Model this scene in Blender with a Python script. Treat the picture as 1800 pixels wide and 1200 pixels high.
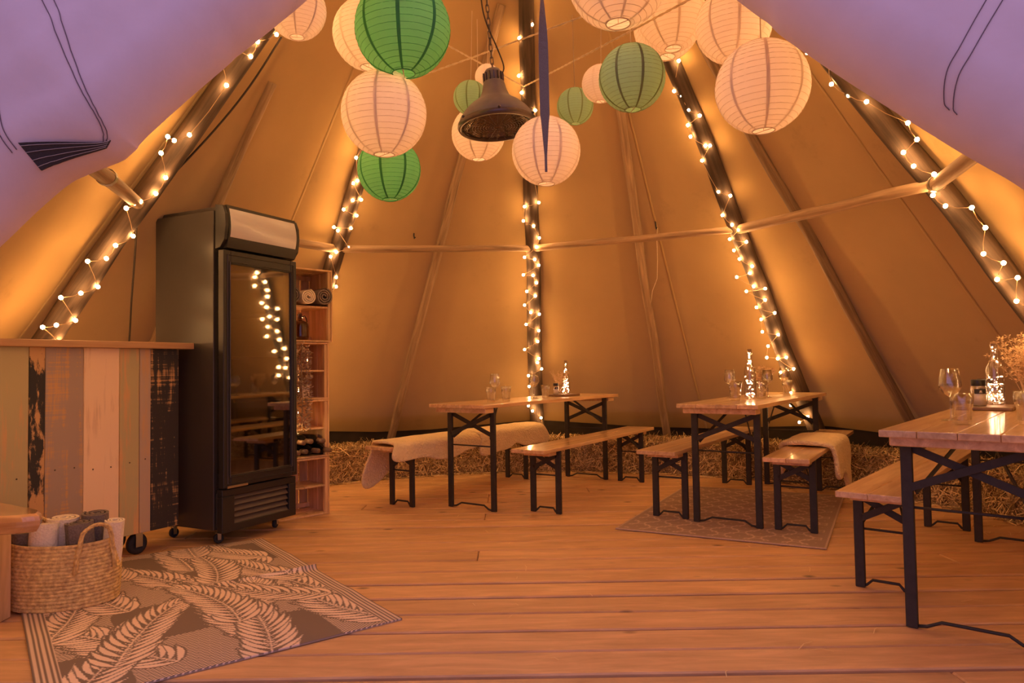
import bpy, bmesh, math, random
import numpy as np
from mathutils import Vector, Matrix, noise

for o in list(bpy.data.objects):
    bpy.data.objects.remove(o, do_unlink=True)
scene = bpy.context.scene
C = scene.collection
PI = math.pi

# ------------------------------------------------------------------ camera
CAM_H, PITCH, ROLL, FOC = 1.0, math.radians(2.12), math.radians(-0.9), 1250.0
r0 = Vector((1, 0, 0)); fw = Vector((0, math.cos(PITCH), math.sin(PITCH))); u0 = Vector((0, -math.sin(PITCH), math.cos(PITCH)))
rt = math.cos(ROLL)*r0 + math.sin(ROLL)*u0
up = -math.sin(ROLL)*r0 + math.cos(ROLL)*u0
cd = bpy.data.cameras.new('camera'); cam = bpy.data.objects.new('camera', cd); C.objects.link(cam)
cd.sensor_width = 36.0; cd.lens = 36.0*FOC/1800.0; cd.clip_start = 0.02
cam.matrix_world = Matrix(((rt.x, up.x, -fw.x, 0), (rt.y, up.y, -fw.y, 0), (rt.z, up.z, -fw.z, CAM_H), (0, 0, 0, 1)))
scene.camera = cam

# ------------------------------------------------------------------ dusk sky outside, exposure
world = bpy.data.worlds.new('dusk_sky'); scene.world = world; world.use_nodes = True
bgn = world.node_tree.nodes['Background']
bgn.inputs['Color'].default_value = (0.80, 0.555, 1.0, 1); bgn.inputs['Strength'].default_value = 0.66
scene.view_settings.view_transform = 'Standard'; scene.view_settings.look = 'None'
scene.view_settings.gamma = 1.0; scene.view_settings.use_curve_mapping = False
scene.view_settings.exposure = 0.12
scene.cycles.max_bounces = 9; scene.cycles.diffuse_bounces = 6; scene.cycles.transparent_max_bounces = 14
BULB_COL = (1.0, 0.52, 0.185); BULB_E = 172.0; TINY_E = 60.0; LED_E = 88.0

# ------------------------------------------------------------------ helpers
class MB:
    def __init__(s): s.v = []; s.f = []
    def add(s, vs, fs):
        n = len(s.v); s.v.extend([tuple(p) for p in vs]); s.f.extend([tuple(i+n for i in f) for f in fs]); return s
    def box(s, c, d, M=None):
        vs = [Vector((c[0]+d[0]*.5*x, c[1]+d[1]*.5*y, c[2]+d[2]*.5*z)) for x in (-1, 1) for y in (-1, 1) for z in (-1, 1)]
        if M is not None: vs = [M @ p for p in vs]
        return s.add(vs, [(0, 1, 3, 2), (4, 6, 7, 5), (0, 4, 5, 1), (2, 3, 7, 6), (0, 2, 6, 4), (1, 5, 7, 3)])
    def bar(s, a, b, w, t, side=Vector((0, 0, 1))):
        a = Vector(a); b = Vector(b); d = (b-a); L = d.length; d.normalize()
        n = d.cross(side)
        if n.length < 1e-4: n = d.cross(Vector((1, 0, 0)))
        n.normalize(); m = n.cross(d)
        M = Matrix(((d.x, n.x, m.x, 0), (d.y, n.y, m.y, 0), (d.z, n.z, m.z, 0), (0, 0, 0, 1))); M.translation = (a+b)/2
        return s.box((0, 0, 0), (L, t, w), M)
    def tube(s, pts, r, n=6, closed=False, cap=True):
        pts = [Vector(p) for p in pts]; k = len(pts); rr = r if isinstance(r, (list, tuple)) else [r]*k
        prev = None; rings = []
        for i, p in enumerate(pts):
            if closed: d = pts[(i+1) % k]-pts[i-1]
            else: d = pts[min(i+1, k-1)]-pts[max(i-1, 0)]
            d.normalize()
            if prev is None:
                a = Vector((0, 0, 1)) if abs(d.z) < .9 else Vector((1, 0, 0)); x = d.cross(a).normalized()
            else:
                x = (prev-d*prev.dot(d)); x = x.normalized() if x.length > 1e-6 else d.orthogonal().normalized()
            prev = x; y = d.cross(x)
            rings.append([p+(x*math.cos(2*PI*j/n)+y*math.sin(2*PI*j/n))*rr[i] for j in range(n)])
        vs = [q for R in rings for q in R]; fs = []
        m = k if closed else k-1
        for i in range(m):
            for j in range(n):
                a = i*n+j; b = i*n+(j+1) % n; c = ((i+1) % k)*n+(j+1) % n; d_ = ((i+1) % k)*n+j
                fs.append((a, b, c, d_))
        if cap and not closed: fs += [tuple(range(n))[::-1], tuple((k-1)*n+j for j in range(n))]
        return s.add(vs, fs)
    def lathe(s, prof, n=24, sx=1, sy=1, c=(0, 0, 0), cap0=False, cap1=False):
        vs = []; fs = []; k = len(prof)
        for r, z in prof:
            for j in range(n): vs.append((c[0]+sx*r*math.cos(2*PI*j/n), c[1]+sy*r*math.sin(2*PI*j/n), c[2]+z))
        for i in range(k-1):
            for j in range(n): fs.append((i*n+j, i*n+(j+1) % n, (i+1)*n+(j+1) % n, (i+1)*n+j))
        if cap0: fs.append(tuple(range(n))[::-1])
        if cap1: fs.append(tuple((k-1)*n+j for j in range(n)))
        return s.add(vs, fs)
    def ball(s, c, r, n=10, m=6):
        return s.lathe([(max(1e-4, r*math.sin(PI*i/m)), -r*math.cos(PI*i/m)) for i in range(m+1)], n, c=c)
    def xf(s, M): s.v = [tuple(M @ Vector(p)) for p in s.v]; return s
    def build(s, name, m, parent=None, bevel=0, smooth=False, seg=1):
        me = bpy.data.meshes.new(name); me.from_pydata(s.v, [], s.f); me.update()
        if bevel:
            bm = bmesh.new(); bm.from_mesh(me)
            es = [e for e in bm.edges if len(e.link_faces) == 2 and e.calc_face_angle(0) > .6]
            bmesh.ops.bevel(bm, geom=es, offset=bevel, segments=seg, profile=.5, affect='EDGES'); bm.to_mesh(me); bm.free()
        if smooth:
            me.polygons.foreach_set('use_smooth', [True]*len(me.polygons))
        if m is not None: me.materials.append(M_[m] if isinstance(m, str) else m)
        o = bpy.data.objects.new(name, me); C.objects.link(o)
        if parent is not None: o.parent = parent
        return o

def tag(o, label=None, cat=None, group=None, kind=None):
    if label: o['label'] = label
    if cat: o['category'] = cat
    if group: o['group'] = group
    if kind: o['kind'] = kind
    return o
def empty(name, loc=(0, 0, 0), rz=0.0, label=None, cat=None, group=None, kind=None, parent=None):
    o = bpy.data.objects.new(name, None); C.objects.link(o); o.location = loc; o.rotation_euler = (0, 0, rz); o.empty_display_size = .05
    if parent is not None: o.parent = parent
    return tag(o, label, cat, group, kind)
def inst(src, name=None, parent=None):
    o = src.copy(); C.objects.link(o)
    if name: o.name = name
    o.parent = parent
    return o
def copy_tree(o, parent=None):
    c = o.copy(); C.objects.link(c); c.parent = parent
    for ch in list(o.children): copy_tree(ch, c)
    return c
def heading(h): return PI/2-math.radians(h)      # compass heading (from +Y, clockwise) of local +X

# ------------------------------------------------------------------ materials
M_ = {}
def nodes(name):
    m = bpy.data.materials.new(name); m.use_nodes = True; nt = m.node_tree; M_[name] = m
    return m, nt, nt.nodes['Principled BSDF'], nt.nodes['Material Output']
def N(nt, t, **kw):
    n = nt.nodes.new(t)
    for k, v in kw.items():
        if k in ('operation', 'blend_type', 'data_type', 'wave_type', 'bands_direction', 'feature', 'attribute_name', 'distribution'): setattr(n, k, v)
        else: n.inputs[k].default_value = v
    return n
def ramp(nt, pos_cols):
    n = nt.nodes.new('ShaderNodeValToRGB'); e = n.color_ramp.elements
    while len(e) > 1: e.remove(e[-1])
    e[0].position = pos_cols[0][0]; e[0].color = (*pos_cols[0][1], 1)
    for p, c in pos_cols[1:]:
        x = e.new(p); x.color = (*c, 1)
    return n
def coords(nt, scale=(1, 1, 1), rnd=True):
    tc = nt.nodes.new('ShaderNodeTexCoord'); mp = nt.nodes.new('ShaderNodeMapping'); mp.inputs['Scale'].default_value = scale
    if rnd:
        oi = nt.nodes.new('ShaderNodeObjectInfo'); mu = nt.nodes.new('ShaderNodeVectorMath'); mu.operation = 'SCALE'
        cm = nt.nodes.new('ShaderNodeCombineXYZ')
        for i in range(3): nt.links.new(oi.outputs['Random'], cm.inputs[i])
        nt.links.new(cm.outputs[0], mu.inputs[0]); mu.inputs['Scale'].default_value = 37.0
        ad = nt.nodes.new('ShaderNodeVectorMath'); ad.operation = 'ADD'
        nt.links.new(tc.outputs['Object'], ad.inputs[0]); nt.links.new(mu.outputs[0], ad.inputs[1])
        nt.links.new(ad.outputs[0], mp.inputs['Vector'])
    else: nt.links.new(tc.outputs['Object'], mp.inputs['Vector'])
    return mp
def bump(nt, bs, h, strength=.3, dist=.01):
    b = nt.nodes.new('ShaderNodeBump'); b.inputs['Strength'].default_value = strength; b.inputs['Distance'].default_value = dist
    nt.links.new(h, b.inputs['Height']); nt.links.new(b.outputs[0], bs.inputs['Normal']); return b
def plain(name, col, rough=.5, metal=0, nscale=0, var=.12, bstr=0, coat=0):
    m, nt, bs, out = nodes(name)
    bs.inputs['Base Color'].default_value = (*col, 1); bs.inputs['Roughness'].default_value = rough; bs.inputs['Metallic'].default_value = metal
    if coat: bs.inputs['Coat Weight'].default_value = coat; bs.inputs['Coat Roughness'].default_value = .08
    if nscale:
        mp = coords(nt); nz = N(nt, 'ShaderNodeTexNoise', Scale=nscale, Detail=5.0)
        nt.links.new(mp.outputs[0], nz.inputs['Vector'])
        r = ramp(nt, [(.3, tuple(c*(1-var) for c in col)), (.7, tuple(min(1, c*(1+var)) for c in col))])
        nt.links.new(nz.outputs[0], r.inputs[0]); nt.links.new(r.outputs[0], bs.inputs['Base Color'])
        if bstr: bump(nt, bs, nz.outputs[0], bstr)
    return m
def wood(name, dark, light, stretch=(1.2, 16, 16), rough=.55, coat=0, knots=True, bstr=.25, rvar=.18, kdark=.35):
    m, nt, bs, out = nodes(name); L = nt.links.new
    mp = coords(nt, stretch); nz = N(nt, 'ShaderNodeTexNoise', Scale=2.2, Detail=8.0, Roughness=.62, Distortion=.6); L(mp.outputs[0], nz.inputs['Vector'])
    r = ramp(nt, [(.3, dark), (.52, tuple((a+b)/2 for a, b in zip(dark, light))), (.7, light)]); L(nz.outputs[0], r.inputs[0])
    col = r.outputs[0]
    if knots:
        mp2 = coords(nt, (stretch[0]*1.6, stretch[1]*.45, stretch[2]*.45)); vo = N(nt, 'ShaderNodeTexVoronoi', Scale=1.3); L(mp2.outputs[0], vo.inputs['Vector'])
        kr = ramp(nt, [(.03, (kdark,)*3), (.11, (1, 1, 1))]); L(vo.outputs['Distance'], kr.inputs[0])
        mx = N(nt, 'ShaderNodeMix', data_type='RGBA', blend_type='MULTIPLY'); mx.inputs[0].default_value = 1
        L(col, mx.inputs[6]); L(kr.outputs[0], mx.inputs[7]); col = mx.outputs[2]
    oi = nt.nodes.new('ShaderNodeObjectInfo'); mr = N(nt, 'ShaderNodeMapRange'); mr.inputs[3].default_value = 1-rvar; mr.inputs[4].default_value = 1+rvar
    L(oi.outputs['Random'], mr.inputs[0])
    hs = nt.nodes.new('ShaderNodeHueSaturation'); L(col, hs.inputs['Color']); L(mr.outputs[0], hs.inputs['Value'])
    L(hs.outputs[0], bs.inputs['Base Color']); bs.inputs['Roughness'].default_value = rough
    if coat: bs.inputs['Coat Weight'].default_value = coat; bs.inputs['Coat Roughness'].default_value = .12
    if bstr: bump(nt, bs, nz.outputs[0], bstr, .004)
    return m
def painted(name, paint, bare, amount=.5, stretch=(16, 16, 1.2), saw=False, soft=.06):
    m, nt, bs, out = nodes(name); L = nt.links.new
    mp = coords(nt, stretch); nz = N(nt, 'ShaderNodeTexNoise', Scale=2.0, Detail=9.0, Roughness=.7, Distortion=.3); L(mp.outputs[0], nz.inputs['Vector'])
    fac = nz.outputs[0]
    mp3 = coords(nt, (2.2, 2.2, 1.6)); n3 = N(nt, 'ShaderNodeTexNoise', Scale=2.0, Detail=3.0); L(mp3.outputs[0], n3.inputs['Vector'])
    ad = N(nt, 'ShaderNodeMath', operation='MULTIPLY_ADD'); L(n3.outputs[0], ad.inputs[0]); ad.inputs[1].default_value = .55; L(fac, ad.inputs[2]); fac = ad.outputs[0]
    if saw:
        mp2 = coords(nt, (1.5, 1.5, 46)); n2 = N(nt, 'ShaderNodeTexNoise', Scale=2.0, Detail=4.0); L(mp2.outputs[0], n2.inputs['Vector'])
        a2 = N(nt, 'ShaderNodeMath', operation='MULTIPLY_ADD'); L(n2.outputs[0], a2.inputs[0]); a2.inputs[1].default_value = .45; L(fac, a2.inputs[2])
        a3 = N(nt, 'ShaderNodeMath', operation='SUBTRACT'); L(a2.outputs[0], a3.inputs[0]); a3.inputs[1].default_value = .225; fac = a3.outputs[0]
    r = ramp(nt, [(amount-soft, paint), (amount+soft, bare)]); L(fac, r.inputs[0])
    L(r.outputs[0], bs.inputs['Base Color']); bs.inputs['Roughness'].default_value = .6
    bump(nt, bs, nz.outputs[0], .25, .004); return m
def emit(name, col, e):
    m, nt, bs, out = nodes(name); bs.inputs['Base Color'].default_value = (*col, 1); bs.inputs['Emission Color'].default_value = (*col, 1); bs.inputs['Emission Strength'].default_value = e; return m
def thin(name, base, back, transl, sheen=0, nscale=3.0, var=.1, stain=0, bscale=60, bstr=.15):
    """cloth or paper: diffuse + translucent"""
    m, nt, bs, out = nodes(name); L = nt.links.new; nt.nodes.remove(bs)
    mp = coords(nt, rnd=False); nz = N(nt, 'ShaderNodeTexNoise', Scale=nscale, Detail=6.0, Roughness=.6); L(mp.outputs[0], nz.inputs['Vector'])
    r = ramp(nt, [(.3, tuple(c*(1-var) for c in base)), (.7, tuple(min(1, c*(1+var)) for c in base))]); L(nz.outputs[0], r.inputs[0]); col = r.outputs[0]
    if stain:
        n2 = N(nt, 'ShaderNodeTexNoise', Scale=1.7, Detail=9.0, Roughness=.72); L(mp.outputs[0], n2.inputs['Vector'])
        r2 = ramp(nt, [(.60, (1, 1, 1)), (.70, (1-stain,)*3)]); L(n2.outputs[0], r2.inputs[0])
        mx = N(nt, 'ShaderNodeMix', data_type='RGBA', blend_type='MULTIPLY'); mx.inputs[0].default_value = 1; L(col, mx.inputs[6]); L(r2.outputs[0], mx.inputs[7]); col = mx.outputs[2]
    df = nt.nodes.new('ShaderNodeBsdfDiffuse'); tl = nt.nodes.new('ShaderNodeBsdfTranslucent'); ms = nt.nodes.new('ShaderNodeMixShader'); ms.inputs[0].default_value = transl
    L(col, df.inputs['Color']); tl.inputs['Color'].default_value = (*back, 1)
    L(df.outputs[0], ms.inputs[1]); L(tl.outputs[0], ms.inputs[2]); L(ms.outputs[0], out.inputs['Surface'])
    if bstr:
        n3 = N(nt, 'ShaderNodeTexNoise', Scale=bscale, Detail=4.0); L(mp.outputs[0], n3.inputs['Vector'])
        b = nt.nodes.new('ShaderNodeBump'); b.inputs['Strength'].default_value = bstr; b.inputs['Distance'].default_value = .02
        L(n3.outputs[0], b.inputs['Height']); L(b.outputs[0], df.inputs['Normal'])
    return m
def glass(name, tint=(1, 1, 1), base=.05, power=3.0, rough=.0):
    m, nt, bs, out = nodes(name); L = nt.links.new; nt.nodes.remove(bs)
    tr = nt.nodes.new('ShaderNodeBsdfTransparent'); tr.inputs['Color'].default_value = (*tint, 1)
    gl = nt.nodes.new('ShaderNodeBsdfGlossy'); gl.inputs['Roughness'].default_value = rough
    lw = nt.nodes.new('ShaderNodeLayerWeight'); lw.inputs['Blend'].default_value = .5
    pw_ = N(nt, 'ShaderNodeMath', operation='POWER'); L(lw.outputs['Facing'], pw_.inputs[0]); pw_.inputs[1].default_value = power
    mr = N(nt, 'ShaderNodeMapRange'); mr.inputs[3].default_value = base; mr.inputs[4].default_value = .92; L(pw_.outputs[0], mr.inputs[0])
    ms = nt.nodes.new('ShaderNodeMixShader'); L(mr.outputs[0], ms.inputs[0]); L(tr.outputs[0], ms.inputs[1]); L(gl.outputs[0], ms.inputs[2]); L(ms.outputs[0], out.inputs['Surface']); return m
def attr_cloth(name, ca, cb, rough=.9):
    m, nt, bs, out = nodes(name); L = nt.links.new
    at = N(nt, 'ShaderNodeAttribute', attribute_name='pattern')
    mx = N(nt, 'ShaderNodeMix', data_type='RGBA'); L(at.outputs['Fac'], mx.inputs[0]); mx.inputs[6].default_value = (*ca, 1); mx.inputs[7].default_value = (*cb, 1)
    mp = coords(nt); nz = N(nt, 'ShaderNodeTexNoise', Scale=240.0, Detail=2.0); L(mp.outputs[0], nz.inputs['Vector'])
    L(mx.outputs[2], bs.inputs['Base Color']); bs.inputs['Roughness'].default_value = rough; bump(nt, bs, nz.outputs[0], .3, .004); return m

thin('canvas', (.455, .30, .125), (.50, .30, .13), .08, nscale=2.2, var=.05, stain=.14, bscale=2.6, bstr=.35)
thin('flap_canvas_dusk_tint', (.84, .70, .74), (.62, .40, .22), .13, nscale=5, var=.05, stain=.25, bscale=7, bstr=.25)  # lilac base colour carries part of the purple dusk light on cream cloth
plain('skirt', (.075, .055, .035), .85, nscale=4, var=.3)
plain('seam_tape', (.46, .31, .14), .8)
plain('navy_webbing', (.050, .046, .058), .75, nscale=300, bstr=.3)
plain('strap_webbing', (.22, .16, .11), .8, nscale=300, bstr=.3)
plain('stitch', (.62, .55, .5), .8)
plain('dark_stitch', (.16, .11, .13), .8)
wood('pole_dark', (.035, .022, .016), (.13, .085, .058), (14, 14, .9), .8, knots=True, bstr=.6)
wood('pole_pale', (.22, .135, .075), (.52, .35, .21), (14, 14, .9), .75, knots=True, bstr=.6)
wood('pole_mid', (.12, .075, .042), (.32, .21, .125), (14, 14, .9), .75, knots=True, bstr=.6)
wood('floor_wood', (.52, .30, .135), (.78, .48, .225), (1.3, 8, 8), .55, knots=True, bstr=.5, rvar=.10, kdark=.22)
plain('floor_gap', (.012, .008, .006), .95)
wood('pine_gloss', (.58, .32, .135), (.93, .65, .34), (.9, 13, 13), .28, coat=.7, knots=True, bstr=.12, rvar=.14, kdark=.55)
wood('crate_wood', (.60, .37, .16), (.95, .66, .33), (8, 8, .9), .7, rvar=.2)
wood('counter_top', (.52, .29, .13), (.68, .42, .21), (.8, 14, 14), .45, knots=False, bstr=.1)
wood('slab_wood', (.38, .18, .07), (.66, .38, .17), (.8, 7, 7), .12, coat=1.0, bstr=.1)
plain('black_metal', (.034, .028, .023), .58, nscale=30, var=.2)
plain('fridge_black', (.052, .044, .040), .34, nscale=1.2, var=.25)
plain('fridge_dark', (.020, .019, .020), .4)
plain('louvre_dark', (.10, .075, .06), .5)
plain('rubber', (.03, .03, .032), .7)
plain('steel', (.55, .53, .50), .3, metal=1)
plain('sign_white', (.60, .58, .62), .22, nscale=.8, var=.03, coat=.3)
plain('heater_grey', (.20, .165, .15), .5, metal=.0, nscale=20, var=.1)
plain('heater_mesh', (.14, .11, .10), .35, metal=.8)
plain('reflector', (.22, .17, .13), .25, metal=1)
plain('cable', (.05, .035, .025), .7)
plain('rope', (.72, .57, .38), .9, nscale=200, bstr=.4)
thin('paper_white', (.93, .87, .82), (.90, .78, .66), .36, nscale=8, var=.015, bscale=18, bstr=.06)
thin('paper_green', (.24, .62, .30), (.22, .60, .26), .40, nscale=8, var=.03, bscale=18, bstr=.06)
thin('paper_sage', (.40, .58, .36), (.38, .54, .32), .36, nscale=8, var=.03, bscale=18, bstr=.06)
thin('seam_white', (.90, .83, .76), (.8, .68, .56), .28); thin('seam_green', (.085, .36, .15), (.08, .28, .1), .2); thin('seam_sage', (.27, .34, .16), (.2, .25, .1), .15)  # seam colours darkened to paint in the light that doubled paper blocks
plain('wire_white', (.66, .52, .42), .6); plain('wire_green', (.06, .33, .13), .6); plain('wire_sage', (.30, .36, .18), .6)
emit('bulb_glow', BULB_COL, BULB_E); emit('led_glow', (1.0, .50, .22), LED_E); emit('tiny_glow', (1.0, .56, .30), TINY_E)
plain('fairy_wire', (.55, .38, .22), .5)
glass('glass_clear', (.985, .98, .97), .13, 1.4); glass('glass_pane', (.55, .53, .51), .26, 3.0, .03); glass('glass_brown', (.35, .19, .08), .08, 2.5)
plain('bottle_dark', (.012, .013, .012), .12, coat=.6)
plain('cork', (.30, .18, .09), .8)
plain('black_lid', (.02, .02, .02), .35); plain('label_paper', (.82, .72, .62), .7); plain('label_black', (.03, .03, .03), .5)
plain('straw_core_shaded', (.20, .115, .04), .95, nscale=12, var=.3, bstr=.8)  # core colour darkened to paint in the deep shade between strands

thin('sheepskin', (.95, .76, .47), (.6, .45, .3), .06, nscale=14, var=.05, bscale=70, bstr=.9)
plain('blanket_grey', (.23, .185, .15), .95, nscale=120, var=.2, bstr=.5); plain('blanket_cream', (.95, .82, .62), .95, nscale=120, var=.08, bstr=.5)
plain('seagrass', (.88, .54, .20), .8, nscale=55, var=.38, bstr=.7); plain('basket_inside', (.10, .085, .07), .9)
plain('dried_leaf', (.46, .34, .22), .55, nscale=30, var=.4); plain('dried_flower', (.62, .42, .23), .85, nscale=20, var=.3)
plain('board_dark', (.20, .12, .07), .45, nscale=12, var=.25)
plain('grass_ground', (.05, .07, .03), .95, nscale=9, var=.5)
painted('paint_olive', (.50, .43, .22), (.66, .40, .19), .86); painted('paint_black', (.035, .030, .030), (.62, .36, .15), .87, saw=True)
painted('paint_blackflame', (.03, .028, .027), (.62, .37, .16), .78, stretch=(9, 9, 3), soft=.03)
painted('paint_greybrown', (.42, .32, .25), (.60, .36, .17), .84, saw=True); painted('paint_cream', (.92, .68, .44), (.66, .44, .27), 1.0, soft=.2)
painted('paint_mauve', (.50, .38, .28), (.60, .38, .20), .85)
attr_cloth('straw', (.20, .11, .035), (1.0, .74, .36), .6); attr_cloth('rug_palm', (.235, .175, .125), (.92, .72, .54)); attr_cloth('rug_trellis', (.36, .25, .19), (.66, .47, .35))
# ------------------------------------------------------------------ floor
rng = random.Random(7)
ground = MB().box((0, 3, -.33), (60, 60, .3)).build('ground', 'grass_ground'); tag(ground, kind='structure')
floor = MB().box((0, 3.95, -.10), (9.0, 8.9, .12)).build('floor', 'floor_gap'); tag(floor, kind='structure')
pw = .195; plank_me = {}
def plank(L):
    k = round(L, 2)
    if k not in plank_me:
        mb = MB().box((0, 0, -.02), (k-.004, pw-.013, .04)); o = mb.build('plank', 'floor_wood', None, bevel=.005); plank_me[k] = o.data; bpy.data.objects.remove(o)
    o = bpy.data.objects.new('plank', plank_me[k]); C.objects.link(o); o.parent = floor; return o
y = -.36; row = 0; gaps = random.Random(3)
while y < 8.3:
    cuts = [-4.4] + sorted(rng.sample([-2.6, -2.0, -1.1, -.2, .6, 1.4, 2.2, 3.0], 1 if row % 3 else 2)) + [4.4]
    for a, b in zip(cuts[:-1], cuts[1:]):
        o = plank(b-a); o.location = ((a+b)/2, y, rng.uniform(-.0025, .0005)); o.rotation_euler.z = rng.uniform(-.0005, .0005)
    y += pw+gaps.choice((0, 0, .003, .007, .010)); row += 1

# ------------------------------------------------------------------ tent cone
TC = (0.1, 4.0); APEX = 5.1; RC = 3.75
POLE_ANG = {'C': 2.4, 'R': 49.7, 'R2': 95.2, 'L': -90.5, 'L2': -42.6, 'RR': 122.0, 'RL': -128.0}
def cone(th, z, dr=0.0, R=RC):
    r = R*(1-z/APEX)+dr; a = math.radians(th); return Vector((TC[0]+r*math.sin(a), TC[1]+r*math.cos(a), z))
def zbot(th):
    d = min(abs((th-a+180) % 360-180) for a in POLE_ANG.values()); return .455-.075*min(1, d/18.0)
tent = empty('wall_tent', kind='structure')
bounds = [-137.5, -90.5, -53, 2.4, 31, 83, 141]
for a, b in zip(bounds[:-1], bounds[1:]):
    nt_ = max(6, int((b-a)/1.5)); nz_ = 34; vs = []; fs = []
    for i in range(nt_+1):
        th = a+(b-a)*i/nt_; z0 = zbot(th)
        sag = -.035*math.sin(PI*i/nt_)          # cloth stretched between the poles hangs slightly inward
        for j in range(nz_+1):
            z = z0+(5.02-z0)*j/nz_; w = sag*math.sin(PI*min(1, j/nz_))+.010*noise.noise(Vector((th*.10, z*1.4, 3.1)))+(.008*noise.noise(Vector((th*.05, z*9, 1.0)))*max(0, 1-z/1.4) if th > 40 else 0)
            if i in (0, nt_): w = 0
            vs.append(cone(th, z, w))
    for i in range(nt_):
        for j in range(nz_):
            q = i*(nz_+1)+j; fs.append((q, q+nz_+1, q+nz_+2, q+1))
    MB().add(vs, fs).build('canvas_panel', 'canvas', tent, smooth=True)
    sm = []; fs2 = []
    for j in range(nz_+1):
        z = zbot(b)+(4.9-zbot(b))*j/nz_
        for dth, dr in ((-.010, -.004), (0, -.010), (.010, -.004)): sm.append(cone(b+math.degrees(dth/max(.2, RC*(1-z/APEX))), z, dr))
    for j in range(nz_):
        for k in range(2): q = j*3+k; fs2.append((q, q+1, q+4, q+3))
    if b < 140: MB().add(sm, fs2).build('seam', 'seam_tape', tent, smooth=True)
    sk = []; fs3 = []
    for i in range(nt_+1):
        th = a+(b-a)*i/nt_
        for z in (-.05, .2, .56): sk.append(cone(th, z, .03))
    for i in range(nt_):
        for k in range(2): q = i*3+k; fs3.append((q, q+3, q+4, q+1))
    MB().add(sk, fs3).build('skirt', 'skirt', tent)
# front canvas with the entrance opening, hem rolled inwards
ED = [(-41, 0.0), (-38, .05), (-36, .25), (-28, .9), (-21.1, 1.331), (-18.7, 1.465), (-16, 1.635), (-13.9, 1.784), (-13.1, 1.87), (-10, 2.2), (-6, 2.6), (0, 2.95), (6, 2.62), (10, 2.25), (13.2, 1.93), (14.8, 1.80), (16.6, 1.705), (19.1, 1.554), (20.6, 1.505), (23.0, 1.455), (25, 1.385), (30, 1.0), (38, .1), (41, 0.0)]
def zedge(t):
    for (a, za), (b, zb) in zip(ED[:-1], ED[1:]):
        if a <= t <= b: return za+(zb-za)*(t-a)/(b-a)
    return 0
def front(t0, t1, n):
    vs = []; fs = []; hem = [(-.13, .085), (-.12, .045), (-.095, .015), (-.06, 0.0), (-.03, .012), (-.008, .04), (0, .09)]; nz_ = 26
    for i in range(n+1):
        t = t0+(t1-t0)*i/n; ze = zedge(t)
        ze += min(1, max(0, (32-abs(t))/6))
        for dr, dz in hem: vs.append(cone(182+t, ze+dz, dr-.02))
        for j in range(1, nz_+1):
            z = ze+.09+(5.02-ze-.09)*(j/nz_)**1.5
            vs.append(cone(182+t, z, .012*noise.noise(Vector((t*.25, z*2.4, 7.7)))+.006*noise.noise(Vector((t*.5, z*14, 2.7)))))
    k = len(hem)+nz_
    for i in range(n):
        for j in range(k-1): q = i*k+j; fs.append((q, q+k, q+k+1, q+1))
    return MB().add(vs, fs).build('entrance_panel', 'canvas', tent, smooth=True)
front(-41, 0, 60); front(0, 41.0, 60)

FLAP = {'L': ([(-.34, 1.96, 2.27), (-.433, 1.831, 2.062), (-.51, 1.75, 1.929), (-.602, 1.677, 1.799), (-.698, 1.635, 1.705), (-.839, 1.568, 1.554), (-.916, 1.563, 1.509), (-1.02, 1.565, 1.462), (-1.11, 1.57, 1.40), (-1.20, 1.55, 1.29), (-1.36, 1.52, 1.12)],
              [(-.30, .35, .85), (-.36, .32, .82), (-.42, .29, .78), (-.48, .26, .74), (-.53, .23, .70), (-.58, .2, .66), (-.61, .18, .64), (-.65, .16, .60), (-.69, .14, .55), (-.73, .10, .50), (-.78, .05, .45)]),
        'R': ([(.40, 1.90, 2.22), (.488, 1.758, 2.005), (.557, 1.669, 1.87), (.602, 1.614, 1.784), (.716, 1.528, 1.635), (.869, 1.44, 1.465), (.94, 1.41, 1.395), (1.007, 1.381, 1.331), (1.12, 1.36, 1.22), (1.28, 1.34, 1.08)],
              [(.30, .35, .85), (.36, .32, .82), (.42, .29, .78), (.46, .26, .75), (.52, .23, .70), (.58, .2, .66), (.61, .18, .64), (.64, .16, .61), (.70, .12, .55), (.76, .06, .48)])}
def catmull(P, n):
    P = np.array(P, float); P = np.vstack([2*P[0]-P[1], P, 2*P[-1]-P[-2]]); out = []
    for i in range(1, len(P)-2):
        for k in range(n):
            t = k/n; a, b, c, d = P[i-1:i+3]
            out.append(.5*((2*b)+(c-a)*t+(2*a-5*b+4*c-d)*t*t+(3*b-a-3*c+d)*t**3))
    out.append(P[-2]); return np.array(out)
def flap_grid(side, n=8):
    E, D = FLAP[side]; return catmull(E, n), catmull(D, n)
def line_on(pts, name, m, parent, r=.0014):
    return MB().tube(pts, r, 5).build(name, m, parent, smooth=True)
def lift_at(i, side): return .150-(.085*min(1, max(0, (i-26)/22)) if side == 'L' else 0)
RD = .12; RN = .12
def flapw(i, s): return (.016*noise.noise(Vector((i*.10, s*5, 1.7)))+.007*noise.noise(Vector((i*.16+s*2, s*16, 9.7)))+.02*math.sin(PI*min(1, s/.5)))*min(1, max(0, s-RD)/.12)
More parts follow.
